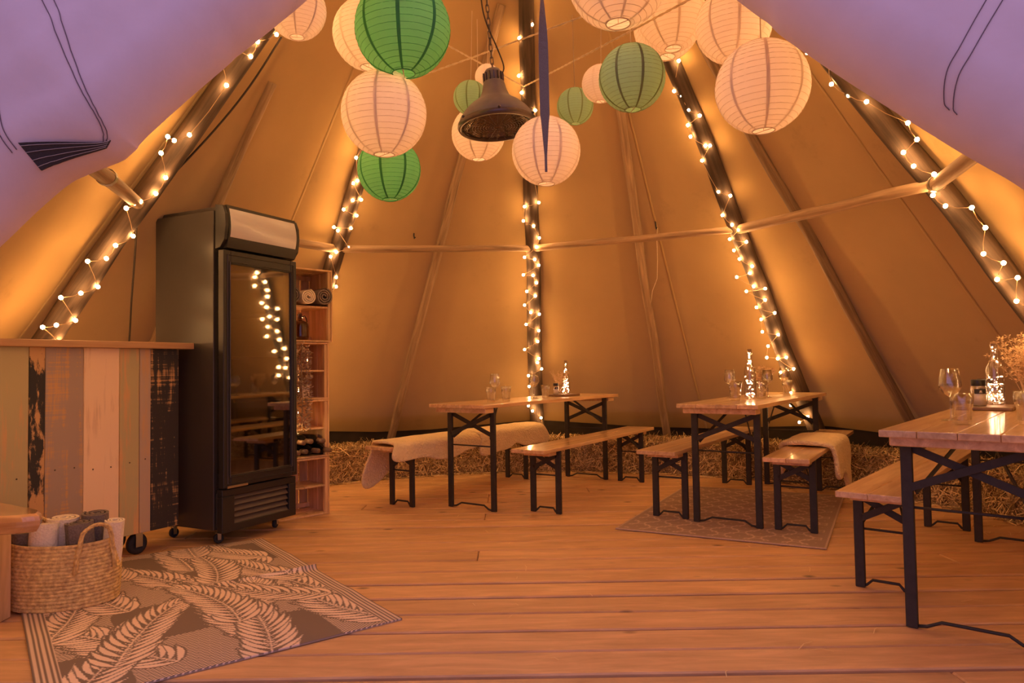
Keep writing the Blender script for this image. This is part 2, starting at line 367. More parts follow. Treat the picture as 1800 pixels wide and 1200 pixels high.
for side, lab in (('L', 'pale canvas entrance flap with a navy webbing strap at its edge'), ('R', 'pale canvas entrance flap hanging above the near right table')):
    root = empty('entrance_flap', tuple(FLAP[side][0][0]), 0, lab, 'tent flap', 'entrance flaps'); off = Vector(FLAP[side][0][0])
    E, D = flap_grid(side, 8); vs = []; fs = []
    sx = 1 if side == 'L' else -1
    ss = [RD+1.28*(k/34)**1.15 for k in range(35)]
    k = len(ss)+12
    for i in range(len(E)):
        d = Vector(D[i]).normalized(); e = Vector(E[i])+d*lift_at(i, side)
        tn = Vector(E[min(i+1, len(E)-1)]-E[max(i-1, 0)]).normalized(); n = d.cross(tn).normalized()
        if n.y < 0: n = -n                       # towards the inside of the tent
        for q in range(12):                      # rolled lip
            f = PI*(.36+.64*q/12); vs.append(e+d*(RD-RD*math.sin(f))+n*(RN+RN*math.cos(f))-off)
        for s in ss: vs.append(e+d*s+n*(-flapw(i, s))-off)
    for i in range(len(E)-1):
        for j in range(k-1): q = i*k+j; fs.append((q, q+k, q+k+1, q+1))
    MB().add(vs, fs).build('flap_cloth', 'flap_canvas_dusk_tint', root, smooth=True)
    def fp(i, s, lift=.0015):
        i = min(max(i, 0), len(E)-1.001); a = int(i); f = i-a; e = Vector(E[a]*(1-f)+E[a+1]*f); d = Vector(D[a]*(1-f)+D[a+1]*f).normalized(); e = e+d*lift_at(i, side)
        tn = Vector(E[a+1]-E[a]).normalized(); n = d.cross(tn).normalized(); n = -n if n.y < 0 else n
        ar = RD*PI/2
        if s < ar: g = s/RD; q = e+d*(RD*(1-math.cos(g)))+n*(RN*(1-math.sin(g)))+(-d*math.cos(g)-n*math.sin(g))*lift
        else: q = e+d*(RD+s-ar)+n*(-flapw(i, RD+s-ar)-lift)
        return q-off
    lines = {'L': [[(37.0, .492), (37.8, .422), (38.4, .345), (39.0, .272), (40.8, .158), (42.8, .075), (45.6, .022), (47.4, .002)], [(46.2, .468), (48.8, .39), (51.0, .315), (53.8, .218), (57.0, .128), (58.4, .075)]],
             'R': [[(36.8, .432), (37.0, .375), (37.4, .285), (37.6, .195), (37.8, .122), (38.0, .065), (39.0, .015), (39.8, .005)], [(46.5, .35), (47.2, .238), (48.0, .17), (49.6, .098), (51.8, .048), (54.4, .012)]]}[side]
    for L_ in lines:
        for di in (0, .9):
            c = catmull([(p[0]+di, p[1], 0) for p in L_], 8)
            line_on([fp(p[0], p[1]+.035) for p in c], 'stitch_line', 'dark_stitch', root, .0011)
    if side == 'L':
        PT = [np.array(fp(57.2-10.4*k/20, .118-.085*k/20, .004)+off) for k in range(21)]
        PB = [np.array(fp(59.2-11.0*k/20, .045-.020*k/20, .004)+off) for k in range(21)]
        g = MB(); vv = []; ff = []
        for a, b in zip(PT, PB):
            for p, dy in ((a, -.004), (b, -.004), (b, .0), (a, .0)): vv.append(Vector(p)+Vector((0, dy, 0))-off)
        for i in range(len(PT)-1):
            for j in range(4): ff.append((i*4+j, i*4+(j+1) % 4, (i+1)*4+(j+1) % 4, (i+1)*4+j))
        ff += [(0, 1, 2, 3), tuple((len(PT)-1)*4+j for j in (3, 2, 1, 0))]
        st = g.add(vv, ff).build('webbing_strap', 'navy_webbing', root)
        for f in (.12, .36, .64, .88):
            line_on([Vector(a*(1-f)+b*f)+Vector((0, -.0055, 0))-off for a, b in zip(PT, PB)], 'stitch_row', 'stitch', st, .0007)
# ------------------------------------------------------------------ poles
def pole_mesh(L, r0_, r1_, seed, wob=.012, n=12):
    k = max(10, int(L/.14)); rg = random.Random(seed); pts = []; rr = []
    for i in range(k+1):
        t = i/k; pts.append((wob*noise.noise(Vector((t*L*1.1, seed, 0))), wob*noise.noise(Vector((t*L*1.1, seed, 5))), t*L)); rr.append((r0_+(r1_-r0_)*t)*(1+.07*noise.noise(Vector((t*L*3.0, seed, 9)))))
    return MB().tube(pts, rr, n)
def pole(name, a, b, r0_, r1_, m, seed, label, cat, group, wob=.012):
    a = Vector(a); b = Vector(b); d = b-a
    o = pole_mesh(d.length, r0_, r1_, seed, wob).build(name, m, None, smooth=True)
    o.matrix_world = Matrix.Translation(a) @ d.to_track_quat('Z', 'Y').to_matrix().to_4x4()
    return tag(o, label, cat, group)
AP = Vector((TC[0], TC[1], APEX))
PB_ = {}
for k, lab in (('C', 'dark lit tent pole in the middle of the back wall'), ('R', 'dark lit tent pole leaning behind the table with the pelt-covered bench'), ('R2', 'dark lit tent pole running out of the frame above the near right table'),
               ('L', 'dark lit tent pole rising behind the plank bar counter'), ('L2', 'dark lit tent pole ending behind the stacked crates'), ('RR', 'dark tent pole beside the entrance behind the right flap'), ('RL', 'dark tent pole beside the entrance behind the left flap')):
    b = cone(POLE_ANG[k], 0, 0, 3.55); PB_[k] = b; d = AP-b
    pole('tent_pole', b, b+d*.955, .072, .05, 'pole_dark', ord(k[0])+len(k)*7, lab, 'tent pole', 'main tent poles', .02)
for i, (a, b, lab) in enumerate([((-1.485, 4.412, 2.817), (-1.919, 4.655, 2.142), 'pale bare pole with its cut end showing above the black fridge'), ((-0.036, 5.05, 3.625), (-1.203, 7.108, 0.403), 'thin bare pole against the canvas behind the sheepskin bench'),
              ((0.817, 5.245, 3.098), (1.508, 7.071, 0.392), 'thin bare pole between the middle pole and the leaning lit pole'), ((1.27, 4.683, 3.212), (3.001, 5.434, 0.59), 'thin brown pole on the wide right canvas panel'), ((-1.841, 3.275, 2.213), (-2.225, 3.08, 1.616), 'brown pole at the far left under the navy strap')]):
    a = Vector(a); b = Vector(b); d = (b-a).normalized(); b2 = b+d*((b.z-.0)/-d.z)
    pole('side_pole', b2, a, .040, .034, 'pole_pale' if i in (0, 1, 2) else 'pole_mid', 31+i, lab, 'tent pole', 'thin side poles', .02)
RJ = {'L': (-2.063, 3.916, 1.946), 'L2': (-1.377, 5.57, 1.959), 'C': (0.185, 6.109, 2.025), 'R': (1.734, 5.343, 2.019), 'R2': (2.257, 3.749, 1.936), 'RL': cone(-128.0, 1.86, 0, 3.5), 'RR': cone(122.0, 1.89, 0, 3.5), 'S1': (-2.0, 4.88, 1.975)}
for i, (a, b, r, lab) in enumerate([('RL', 'L', .038, 'short horizontal rail tied with wire above the bar counter'), ('S1', 'L2', .036, 'horizontal rail passing behind the black fridge header'), ('L2', 'C', .030, 'horizontal rail behind the white and green lanterns'),
                     ('C', 'R', .030, 'horizontal rail with a cord hanging near it on the back wall'), ('R', 'R2', .036, 'long rising rail under the big white lantern'), ('R2', 'RR', .038, 'short rail end poking out below the entrance flap')]):
    A_ = Vector(RJ[a]); B_ = Vector(RJ[b]); d = (B_-A_).normalized()
    o = pole('spreader_rail', A_-d*.05, B_+d*.05, r, r*.9, 'pole_pale', 60+i, lab, 'rail', 'horizontal spreader rails', .016)
    L_ = (B_-A_).length
    for t in ((.45,) if i == 0 else (.04,) if i == 5 else ()):
        w = MB()
        for q in range(3): w.tube([(r*1.1*math.cos(2*PI*j/12), r*1.1*math.sin(2*PI*j/12), L_*t+.05+q*.012+.02*math.sin(2*PI*j/12)) for j in range(12)], .003, 5, True)
        w.build('wire_tie', 'steel', o)
# ------------------------------------------------------------------ fairy light strings
BULBS = {
'C':[(0.168, 4.992, 3.617), (0.168, 5.038, 3.549), (0.181, 5.077, 3.489), (0.089, 5.13, 3.414), (0.131, 5.159, 3.372), (0.173, 5.211, 3.292), (0.083, 5.277, 3.196), (0.168, 5.276, 3.194), (0.103, 5.346, 3.093), (0.155, 5.388, 3.028), (0.208, 5.417, 2.981), (0.142, 5.497, 2.867), (0.186, 5.56, 2.769), (0.123, 5.633, 2.665), (0.196, 5.71, 2.546), (0.239, 5.832, 2.36), (0.121, 5.855, 2.334), (0.111, 5.924, 2.23), (0.197, 5.949, 2.19), (0.246, 6.007, 2.099), (0.222, 6.055, 2.03), (0.12, 6.111, 1.952), (0.208, 6.121, 1.933), (0.243, 6.15, 1.887), (0.109, 6.205, 1.812), (0.194, 6.207, 1.806), (0.224, 6.247, 1.745), (0.138, 6.296, 1.676), (0.214, 6.32, 1.637), (0.118, 6.373, 1.561), (0.174, 6.415, 1.497), (0.251, 6.422, 1.481), (0.132, 6.485, 1.394), (0.247, 6.519, 1.337), (0.237, 6.585, 1.24), (0.116, 6.636, 1.169), (0.249, 6.69, 1.083), (0.238, 6.715, 1.046), (0.277, 6.753, 0.986), (0.152, 6.801, 0.923), (0.158, 6.871, 0.818), (0.158, 6.962, 0.682), (0.152, 7.0, 0.625), (0.191, 7.035, 0.572), (0.276, 7.079, 0.501), (0.312, 7.174, 0.357)],
'R':[(1.176, 4.813, 3.089), (1.176, 4.969, 2.94), (1.224, 4.954, 2.901), (1.281, 4.983, 2.809), (1.349, 4.954, 2.756), (1.29, 5.059, 2.725), (1.318, 5.098, 2.654), (1.415, 5.066, 2.576), (1.441, 5.042, 2.568), (1.412, 5.155, 2.494), (1.546, 5.221, 2.278), (1.619, 5.175, 2.236), (1.6, 5.317, 2.123), (1.669, 5.313, 2.048), (1.713, 5.304, 2.007), (1.676, 5.4, 1.956), (1.775, 5.321, 1.919), (1.716, 5.437, 1.875), (1.762, 5.451, 1.81), (1.846, 5.417, 1.747), (1.773, 5.565, 1.684), (1.844, 5.468, 1.701), (1.888, 5.516, 1.604), (1.956, 5.459, 1.579), (1.853, 5.588, 1.573), (1.976, 5.523, 1.497), (1.94, 5.616, 1.448), (2.053, 5.536, 1.395), (1.988, 5.656, 1.355), (2.017, 5.721, 1.258), (2.113, 5.638, 1.23), (2.077, 5.769, 1.144), (2.091, 5.844, 1.052), (2.157, 5.782, 1.041), (2.203, 5.72, 1.049), (2.267, 5.739, 0.956), (2.201, 5.846, 0.929), (2.303, 5.905, 0.758), (2.33, 5.983, 0.65), (2.452, 5.938, 0.556), (2.418, 6.034, 0.502)],
'R2':[(1.903, 3.729, 2.382), (1.988, 3.499, 2.187), (2.047, 3.528, 2.112), (2.089, 3.729, 2.107), (2.139, 3.726, 2.032), (2.171, 3.603, 1.955), (2.244, 3.741, 1.879), (2.285, 3.703, 1.812), (2.285, 3.493, 1.756), (2.355, 3.503, 1.657), (2.456, 3.676, 1.553), (2.483, 3.568, 1.489), (2.549, 3.716, 1.423), (2.531, 3.54, 1.41), (2.625, 3.687, 1.305), (2.64, 3.596, 1.265), (2.726, 3.66, 1.151), (2.758, 3.591, 1.09)],
'L':[(-1.404, 3.934, 2.855), (-1.465, 3.811, 2.749), (-1.453, 3.962, 2.784), (-1.527, 3.75, 2.645), (-1.573, 3.918, 2.602), (-1.765, 3.885, 2.314), (-1.792, 3.694, 2.242), (-1.799, 3.779, 2.249), (-1.848, 3.736, 2.168), (-1.917, 3.928, 2.09), (-1.976, 3.937, 2.003), (-2.015, 3.848, 1.938), (-2.024, 3.802, 1.918), (-2.045, 3.761, 1.882), (-2.129, 3.988, 1.776), (-2.172, 3.888, 1.707), (-2.221, 3.885, 1.635), (-2.234, 3.735, 1.597), (-2.32, 3.977, 1.491), (-2.348, 3.866, 1.444), (-2.362, 3.717, 1.405), (-2.446, 3.98, 1.304), (-2.463, 3.839, 1.27), (-2.467, 3.733, 1.252)],
'L2':[(-1.017, 5.105, 2.756), (-1.06, 5.148, 2.666), (-1.126, 5.18, 2.563), (-1.144, 5.296, 2.421), (-1.172, 5.287, 2.402), (-1.195, 5.367, 2.292), (-1.139, 5.407, 2.305), (-1.264, 5.365, 2.223), (-1.187, 5.463, 2.195), (-1.348, 5.401, 2.096), (-1.327, 5.44, 2.077), (-1.239, 5.497, 2.105), (-1.278, 5.585, 1.969), (-1.366, 5.542, 1.927), (-1.409, 5.534, 1.891), (-1.4, 5.674, 1.748)],
}
bulb_me = MB().ball((0, 0, 0), .0115, 8, 5).build('bulb', 'bulb_glow', None, smooth=True); bme = bulb_me.data; bpy.data.objects.remove(bulb_me)
labs = {'C': 'string of fairy lights wound down the middle pole', 'R': 'string of fairy lights on the leaning pole right of the middle', 'R2': 'string of fairy lights on the pole below the right flap', 'L': 'string of fairy lights on the pole above the bar', 'L2': 'string of fairy lights on the pole above the stacked crates', 'RR': 'unseen string of fairy lights added for fill behind the right flap', 'RL': 'unseen string of fairy lights added for fill behind the left flap'}
rg = random.Random(5)
for k in labs:
    pts = [Vector(p) for p in BULBS.get(k, [])]
    zt = max([p.z for p in pts], default=.6)
    a = POLE_ANG[k]
    if k in ('RR', 'RL'): zs = [.5+.1*i for i in range(36)]  # unseen strings on the entrance poles, added as fill light
    else: zs = [zt+.085*(i+1) for i in range(int((4.2-zt)/.085))]
    for i, z in enumerate(zs):
        r = 3.42*(1-z/APEX); pts.append(cone(a+math.degrees(rg.choice((-.07, .0, .07))/max(r, .3)), z+rg.uniform(-.02, .02), 0, 3.42))
    if k in ('L', 'L2'):  # hidden low bulbs behind bar and crates, added to brighten the left wall
        zl = min(p.z for p in pts); zq = zl-.07
        while zq > .3:
            pts.append(cone(a+math.degrees(rg.choice((-.07, .0, .07))/3.0), zq, 0, 3.42)); zq -= .065
    pts.sort(key=lambda p: -p.z)
    root = empty('fairy_light_string', cone(a, 0, 0, 3.42), 0, labs[k], 'fairy lights', 'fairy light strings'); off = root.location
    w = []
    for i, p in enumerate(pts):
        w.append(p-off)
        if i+1 < len(pts):
            m = (p+pts[i+1])/2; inn = Vector((TC[0]-m.x, TC[1]-m.y, 0)).normalized(); w.append(m+inn*.006+Vector((0, 0, -.006))-off)
    MB().tube(w, .0022, 4).build('wire', 'fairy_wire', root, smooth=True)
    for p in pts:
        o = bpy.data.objects.new('bulb', bme); C.objects.link(o); o.parent = root; o.location = p-off
# power cable and small fittings on the canvas
cab = catmull([(-1.342, 4.159, 2.987), (-1.534, 4.175, 2.705), (-1.722, 4.137, 2.437), (-1.941, 4.036, 2.126), (-2.047, 3.927, 1.97), (-2.113, 4.0, 1.875), (-2.228, 4.193, 1.697), (-2.37, 4.422, 1.449), (-2.494, 4.629, 1.211), (-2.75, 5.0, .4), (-2.8, 5.05, .01)], 5)
tag(MB().tube(cab, .006, 6).build('power_cable', 'cable', None, smooth=True), 'black power cable running down the pole and behind the bar', 'cable')
for p, lab in (((-0.811, 5.959, 2.122), 'small black toggle hook on the canvas left of the middle pole'), ((1.199, 5.838, 2.148), 'small black toggle hook with a thin cord right of the middle pole')):
    p = Vector(p); root = empty('toggle_hook', p, 0, lab, 'hook', 'toggle hooks on the canvas')
    MB().tube([(0, 0, .05), (.0, -.012, .03), (.0, -.02, 0), (.004, -.015, -.025), (.012, -.02, -.012)], .006, 6).build('hook', 'rubber', root, smooth=True)
    MB().tube([(0, .0, .10), (0, 0, .05)], .003, 5).build('loop', 'cable', root)
    if p.x > 0: MB().tube([(0.012, -.02, -.012), (.02, .05, -.1), (.045, .16, -.25), (.06, .27, -.40), (.03, .33, -.50), (.02, .36, -.60)], .003, 5).build('cord', 'rope', root, smooth=True)
# ------------------------------------------------------------------ paper lanterns
def make_lantern(kind):
    root = empty('paper_lantern'); R = .5; N_ = 20; h0 = math.asin(.24)
    prof = []
    for i in range(N_*3+1):
        a = h0+(PI-2*h0)*i/(N_*3); bulge = .003
        prof.append((R*math.sin(a)*(1-.0)+bulge-.003, -R*math.cos(a)))
    MB().lathe(prof, 40).build('paper_shade', 'paper_'+kind, root, smooth=True)
    sp = []
    for i in range(N_*28+1):
        a = h0+(PI-2*h0)*i/(N_*28); f = 2*PI*i/28; sp.append((R*math.sin(a)*math.cos(f)*1.002, R*math.sin(a)*math.sin(f)*1.002, -R*math.cos(a)*1.002))
    MB().tube(sp, .0024, 4).build('wire_spiral', 'wire_'+kind, root, smooth=True)
    seam = None
    for q in range(8):
        if seam is None:
            vs = []; fs = []
            for i in range(25):
                a = h0+(PI-2*h0)*i/24; w = .020
                for s in (-1, 1): vs.append(((R+.004)*math.sin(a), s*w*(.35+.65*math.sin(a)), -(R+.004)*math.cos(a)))
            for i in range(24): fs.append((i*2, i*2+1, i*2+3, i*2+2))
            seam = MB().add(vs, fs).build('seam', 'seam_'+kind, root, smooth=True)
        else: s_ = inst(seam, None, root); s_.rotation_euler.z = 2*PI*q/8
    for z in (-1, 1):
        MB().tube([(R*.24*math.cos(2*PI*j/24), R*.24*math.sin(2*PI*j/24), z*R*math.cos(h0)) for j in range(24)], .007, 5, True).build('rim_ring', 'wire_'+kind, root, smooth=True)
    f = MB(); zt = R*math.cos(h0)
    f.tube([(-.12, 0, zt), (0, 0, zt+.01), (.12, 0, zt)], .005, 5); f.tube([(0, 0, zt), (0, 0, -zt)], .004, 5); f.tube([(-.12, 0, -zt), (.12, 0, -zt)], .005, 5)
    f.build('wire_stretcher', 'wire_white', root)
    MB().ball((0, 0, .08), .05, 10, 6).build('led_bulb', 'led_glow', root, smooth=True)
    return root
LT = {k: make_lantern(k) for k in ('white', 'green', 'sage')}
used = set()
LAN = [('white', (521, 17), (-.905, 3.005, 2.554), .25, 'white lantern partly cut off by the upper left flap'),
       ('white', 0, (-0.785, 3.965, 2.902), .40, 'white lantern half hidden behind the largest green one'), ('green', 0, (-.477, 3.198, 2.556), .432, 'largest bright green lantern at the top of the cluster'),
       ('white', 0, (-0.591, 3.336, 2.215), .40, 'big white lantern between the two green ones'), ('green', 0, (-0.672, 3.939, 2.118), .35, 'smaller bright green lantern, lowest on the left'),
       ('sage', 0, (-0.221, 4.111, 2.583), .20, 'small sage lantern behind the heater lamp'), ('white', 0, (-0.122, 4.2, 2.744), .15, 'tiny white lantern above the heater lamp shade'),
       ('white', 0, (-.192, 4.45, 2.483), .338, 'white lantern just behind and below the heater lamp'), ('white', 0, (0.19, 3.607, 2.106), .35, 'white lantern behind the hanging navy strap'),
       ('sage', 0, (0.367, 3.856, 2.429), .20, 'small sage lantern right of the navy strap'), ('white', 0, (0.494, 3.735, 2.504), .20, 'small white lantern tucked behind the sage one'),
       ('sage', 0, (0.564, 3.187, 2.307), .30, 'largest sage lantern hanging right of centre'), ('white', 0, (0.496, 3.098, 2.731), .45, 'big white lantern cut off by the top edge'),
       ('white', 0, (0.843, 3.582, 2.786), .35, 'white lantern above the largest sage one, front of two'), ('white', 0, (0.935, 4.10, 2.985), .38, 'white lantern hidden behind another above the sage one'),
       ('white', 0, (1.071, 3.308, 2.601), .35, 'white lantern touching the edge of the right flap'), ('white', 0, (1.117, 3.082, 2.215), .40, 'biggest white lantern on the far right')]
thr = {}
for i, (k, _, loc, D, lab) in enumerate(LAN):
    if k in used: o = copy_tree(LT[k])
    else: o = LT[k]; used.add(k)
    o.location = loc; o.scale = (D, D, D); o.rotation_euler = (rg.uniform(-.03, .03), rg.uniform(-.03, .03), i*.71+.2)
    tag(o, lab, 'paper lantern', 'hanging paper lanterns')
    top = min(3.25, loc[2]+D*.5+.42) if D < .33 else loc[2]+D*.5+.5
    L_ = (top-loc[2])/D
    MB().tube([(0, 0, .48), (0, 0, L_)], .0018/D, 4).build('hanging_thread', 'rope', o)
# ------------------------------------------------------------------ ropes the lanterns hang from
def rope(a, b, lab, sag=.02):
    a = Vector(a); b = Vector(b); n = 60; mb = MB()
    for s in range(2):
        pts = []
        for i in range(n*3+1):
            t = i/(n*3); p = a.lerp(b, t)+Vector((0, 0, -sag*4*t*(1-t))); f = i*.9+s*PI
            pts.append(p+Vector((0, math.cos(f), math.sin(f)))*.003)
        mb.tube(pts, .0038, 5)
    tag(mb.build('cotton_rope', 'rope', None, smooth=True), lab, 'rope', 'ropes strung across the tent')
rope((-0.958, 4.959, 2.958), (1.55, 3.35, 3.13), 'cream rope stretched across behind the heater chain')
rope((0.121, 5.314, 3.128), (-1.25, 2.65, 2.83), 'cream rope running behind the largest green lantern', .01)
rope((0.121, 5.314, 3.128), (1.15, 1.95, 2.36), 'cream rope from the middle pole towards the white lanterns', .01)
# ------------------------------------------------------------------ infrared heater lamp on its chain
hroot = empty('heater_lamp', (-.06, 3.8, 2.3), 0, 'grey dome heater lamp hanging on a chain', 'heater lamp')
dome = [(.205, .012), (.208, .03), (.200, .05), (.175, .085), (.14, .12), (.105, .145), (.082, .165), (.068, .20), (.060, .235), (.056, .25)]
d = MB().lathe(dome, 40); d.build('shade', 'heater_grey', hroot, smooth=True)
MB().lathe([(.056, .25), (.050, .252), (.050, .30), (.040, .318), (.012, .325), (.001, .325)], 24).build('lamp_neck', 'heater_grey', hroot, smooth=True)
fin = None
for q in range(14):
    if fin is None: fin = MB().box((.053, 0, .275), (.010, .007, .045)).build('neck_fin', 'heater_mesh', hroot, bevel=.001)
    else: f_ = inst(fin, None, hroot); f_.rotation_euler.z = 2*PI*q/14
MB().lathe([(.203, .03), (.214, .022), (.216, .008), (.210, -.004), (.196, -.004), (.194, .01), (.200, .03)], 48).build('rim', 'heater_mesh', hroot, smooth=True)
rfl = []
for i in range(13): t = i/12; rfl.append((.196-.10*t**1.4, .012+.10*t))
vs = []; fs = []; nn = 72
for r, z in rfl:
    for j in range(nn): q = r*(1+.018*(1 if j % 6 < 3 else -1)); vs.append((q*math.cos(2*PI*j/nn), q*math.sin(2*PI*j/nn), z))
for i in range(12):
    for j in range(nn): fs.append((i*nn+j, (i+1)*nn+j, (i+1)*nn+(j+1) % nn, i*nn+(j+1) % nn))
fs.append(tuple(12*nn+j for j in range(nn)))
MB().add(vs, fs).build('reflector', 'reflector', hroot, smooth=False)
g = MB()
for r in [.02+.0145*k for k in range(13)]: g.tube([(r*math.cos(2*PI*j/36), r*math.sin(2*PI*j/36), -.001) for j in range(36)], .0011, 4, True)
for q in range(24): g.tube([(.02*math.cos(2*PI*q/24), .02*math.sin(2*PI*q/24), 0), (.197*math.cos(2*PI*q/24), .197*math.sin(2*PI*q/24), 0)], .0012, 4)
g.build('guard_mesh', 'heater_mesh', hroot)
sc = None
for q in range(6):
    if sc is None: sc = MB().ball((.214, 0, .028), .008, 8, 5).build('rim_screw', 'heater_mesh', hroot, smooth=True)
    else: s_ = inst(sc, None, hroot); s_.rotation_euler.z = 2*PI*q/6+.3
ch = MB(); z = .335; q = 0
while z < 2.2:
    pts = []
    for j in range(14):
        f = 2*PI*j/14; lx = .0085*math.cos(f); lz = .011*math.sin(f)+(.0125 if math.sin(f) > 0 else -.0125)
        pts.append((lx, 0, z+lz) if q % 2 else (0, lx, z+lz))
    ch.tube(pts, .0027, 5, True); z += .037; q += 1
ch.build('chain', 'heater_mesh', hroot, smooth=True)
MB().tube(catmull([(.045, 0, .29), (.062, -.01, .34), (.03, -.01, .45), (-.012, 0, .58), (-.03, 0, .70), (-.02, 0, .85), (.02, 0, 1.05), (0, .01, 1.6), (0, .01, 2.15)], 5), .004, 5).build('power_cord', 'cable', hroot, smooth=True)
hroot.rotation_euler = (math.radians(-3), math.radians(-3.2), .3)
# twisted navy strap hanging from the top of the entrance
vs = []; fs = []; n = 60
for i in range(n+1):
    t = i/n; z = 2.95-t*1.41; tw = 1.5*max(0, 1-abs(t-.62)/.14) if t < .78 else .25*math.sin((t-.78)*6)
    w = .0135*(1 if t < .9 else max(.25, (1-t)*8)); x = .098+.004*t
    yy = 2.02-.07*(t)
    for s, th in ((-1, -.0008), (1, -.0008), (1, .0008), (-1, .0008)):
        vs.append((x+s*w*math.cos(tw)-th*math.sin(tw), yy+s*w*math.sin(tw)+th*math.cos(tw), z))
for i in range(n):
    for j in range(4): fs.append((i*4+j, i*4+(j+1) % 4, (i+1)*4+(j+1) % 4, (i+1)*4+j))
fs += [(0, 1, 2, 3), (n*4+3, n*4+2, n*4+1, n*4)]
tag(MB().add(vs, fs).build('hanging_strap', 'strap_webbing'), 'twisted navy webbing strap dangling from the entrance top', 'strap')
# ------------------------------------------------------------------ folding beer tables and benches
def trestle(root, s, hw, H, out, xh):
    """one folding steel leg frame at x = s; out = -1 / +1 : which way the fold struts run"""
    lw = .040; lt = .022
    for sy in (-1, 1): MB().box((s, sy*hw, H/2), (lt, lw, H)).build('leg', 'black_metal', root, bevel=.002)
    zt, zb = H-.05*xh, H-.20*xh
    for sy in (-1, 1):
        MB().bar((s-.008*sy, -sy*(hw-.01), zt), (s-.008*sy, sy*(hw-.01), zb), .030, .006).build('cross_brace', 'black_metal', root, bevel=.001)
    MB().tube([(s, -hw, zb-.075*xh), (s, hw, zb-.075*xh)], .0055, 6).build('tie_rod', 'black_metal', root, smooth=True)
    for sy in (-1, 1):
        MB().bar((s, sy*hw*.86, zb-.02), (s+out*.30*xh, sy*hw*.10, H+.012), .018, .005).build('fold_strut', 'black_metal', root, bevel=.001)
    MB().tube([(s, -hw+.01, .006), (s, -hw*.75, .012), (s, -hw*.55, .036), (s, hw*.5, .036), (s, hw*.75, .012), (s, hw-.01, .006)], .0065, 6).build('foot_rail', 'black_metal', root, smooth=True)
def bench_like(name, L, W, H, th, nb, legx, hw, xh, apron):
    root = empty(name)
    bw = W/nb; bd = None
    for i in range(nb):
        if bd is None: bd = MB().box((0, 0, 0), (L, bw-.0012, th)).build('board', 'pine_gloss', root, bevel=.0035, seg=2)
        else: bd = inst(bd, None, root)
        bd.location = (0, -W/2+bw*(i+.5), H-th/2); 
    b2 = None
    for s in (-1, 1):
        for dx in (-.0,):
            if b2 is None: b2 = MB().box((0, 0, 0), (.10, W-.05, apron)).build('batten', 'pine_gloss', root, bevel=.004)
            else: b2 = inst(b2, None, root)
            b2.location = (s*(legx+.075), 0, H-th-apron/2)
        trestle(root, s*legx, hw, H-th, -s, xh)
    return root
TH = .750; BH = .455
tbl = bench_like('folding_table', 1.98, .50, TH, .026, 4, .82, .195, 1.0, .035)
bn = bench_like('folding_bench', 1.98, .255, BH, .026, 2, .745, .100, .62, .028)
TABLES = {'T1': ((.175, 5.77), 35.5, 'folding beer table left of centre against the back bales', tbl), 'T2': ((1.78, 5.11), 34.5, 'folding beer table standing on the trellis rug', None), 'T3': ((2.175, 3.216), 40.6, 'nearest folding beer table at the right edge', None)}
BENCH = {'B1': ((-.40, 5.88), 34.8, 'folding bench draped with two sheepskins'), 'B2': ((.615, 5.57), 32.2, 'bare folding bench between the left table and the trellis rug'), 'B3': ((1.431, 5.303), 33.5, 'bare folding bench on the trellis rug, left of its table'),
         'B4': ((2.056, 4.87), 32.0, 'folding bench on the trellis rug with one sheepskin'), 'B5': ((2.10, 3.72), 40.3, 'nearest bare folding bench beside the right-edge table')}
TO = {}
for k, (p, h, lab, src) in TABLES.items():
    o = src or copy_tree(tbl); o.location = (p[0], p[1], .0105 if k == 'T2' else .001); o.rotation_euler.z = heading(h); tag(o, lab, 'table', 'folding beer tables'); TO[k] = o
for i, (k, (p, h, lab)) in enumerate(BENCH.items()):
    o = bn if i == 0 else copy_tree(bn); o.location = (p[0], p[1], .0105 if k in ('B3', 'B4') else .001); o.rotation_euler.z = heading(h); tag(o, lab, 'bench', 'folding benches'); TO[k] = o
def on(k, s, t, z=None):
    """point on a table top: s along, t across (towards the camera's right)"""
    (x, y), h = (TABLES.get(k) or BENCH.get(k))[:2]; a = math.radians(h)
    return Vector((x+math.sin(a)*s+math.cos(a)*t, y+math.cos(a)*s-math.sin(a)*t, (TO[k].location.z+(TH if k[0] == 'T' else BH)) if z is None else z))
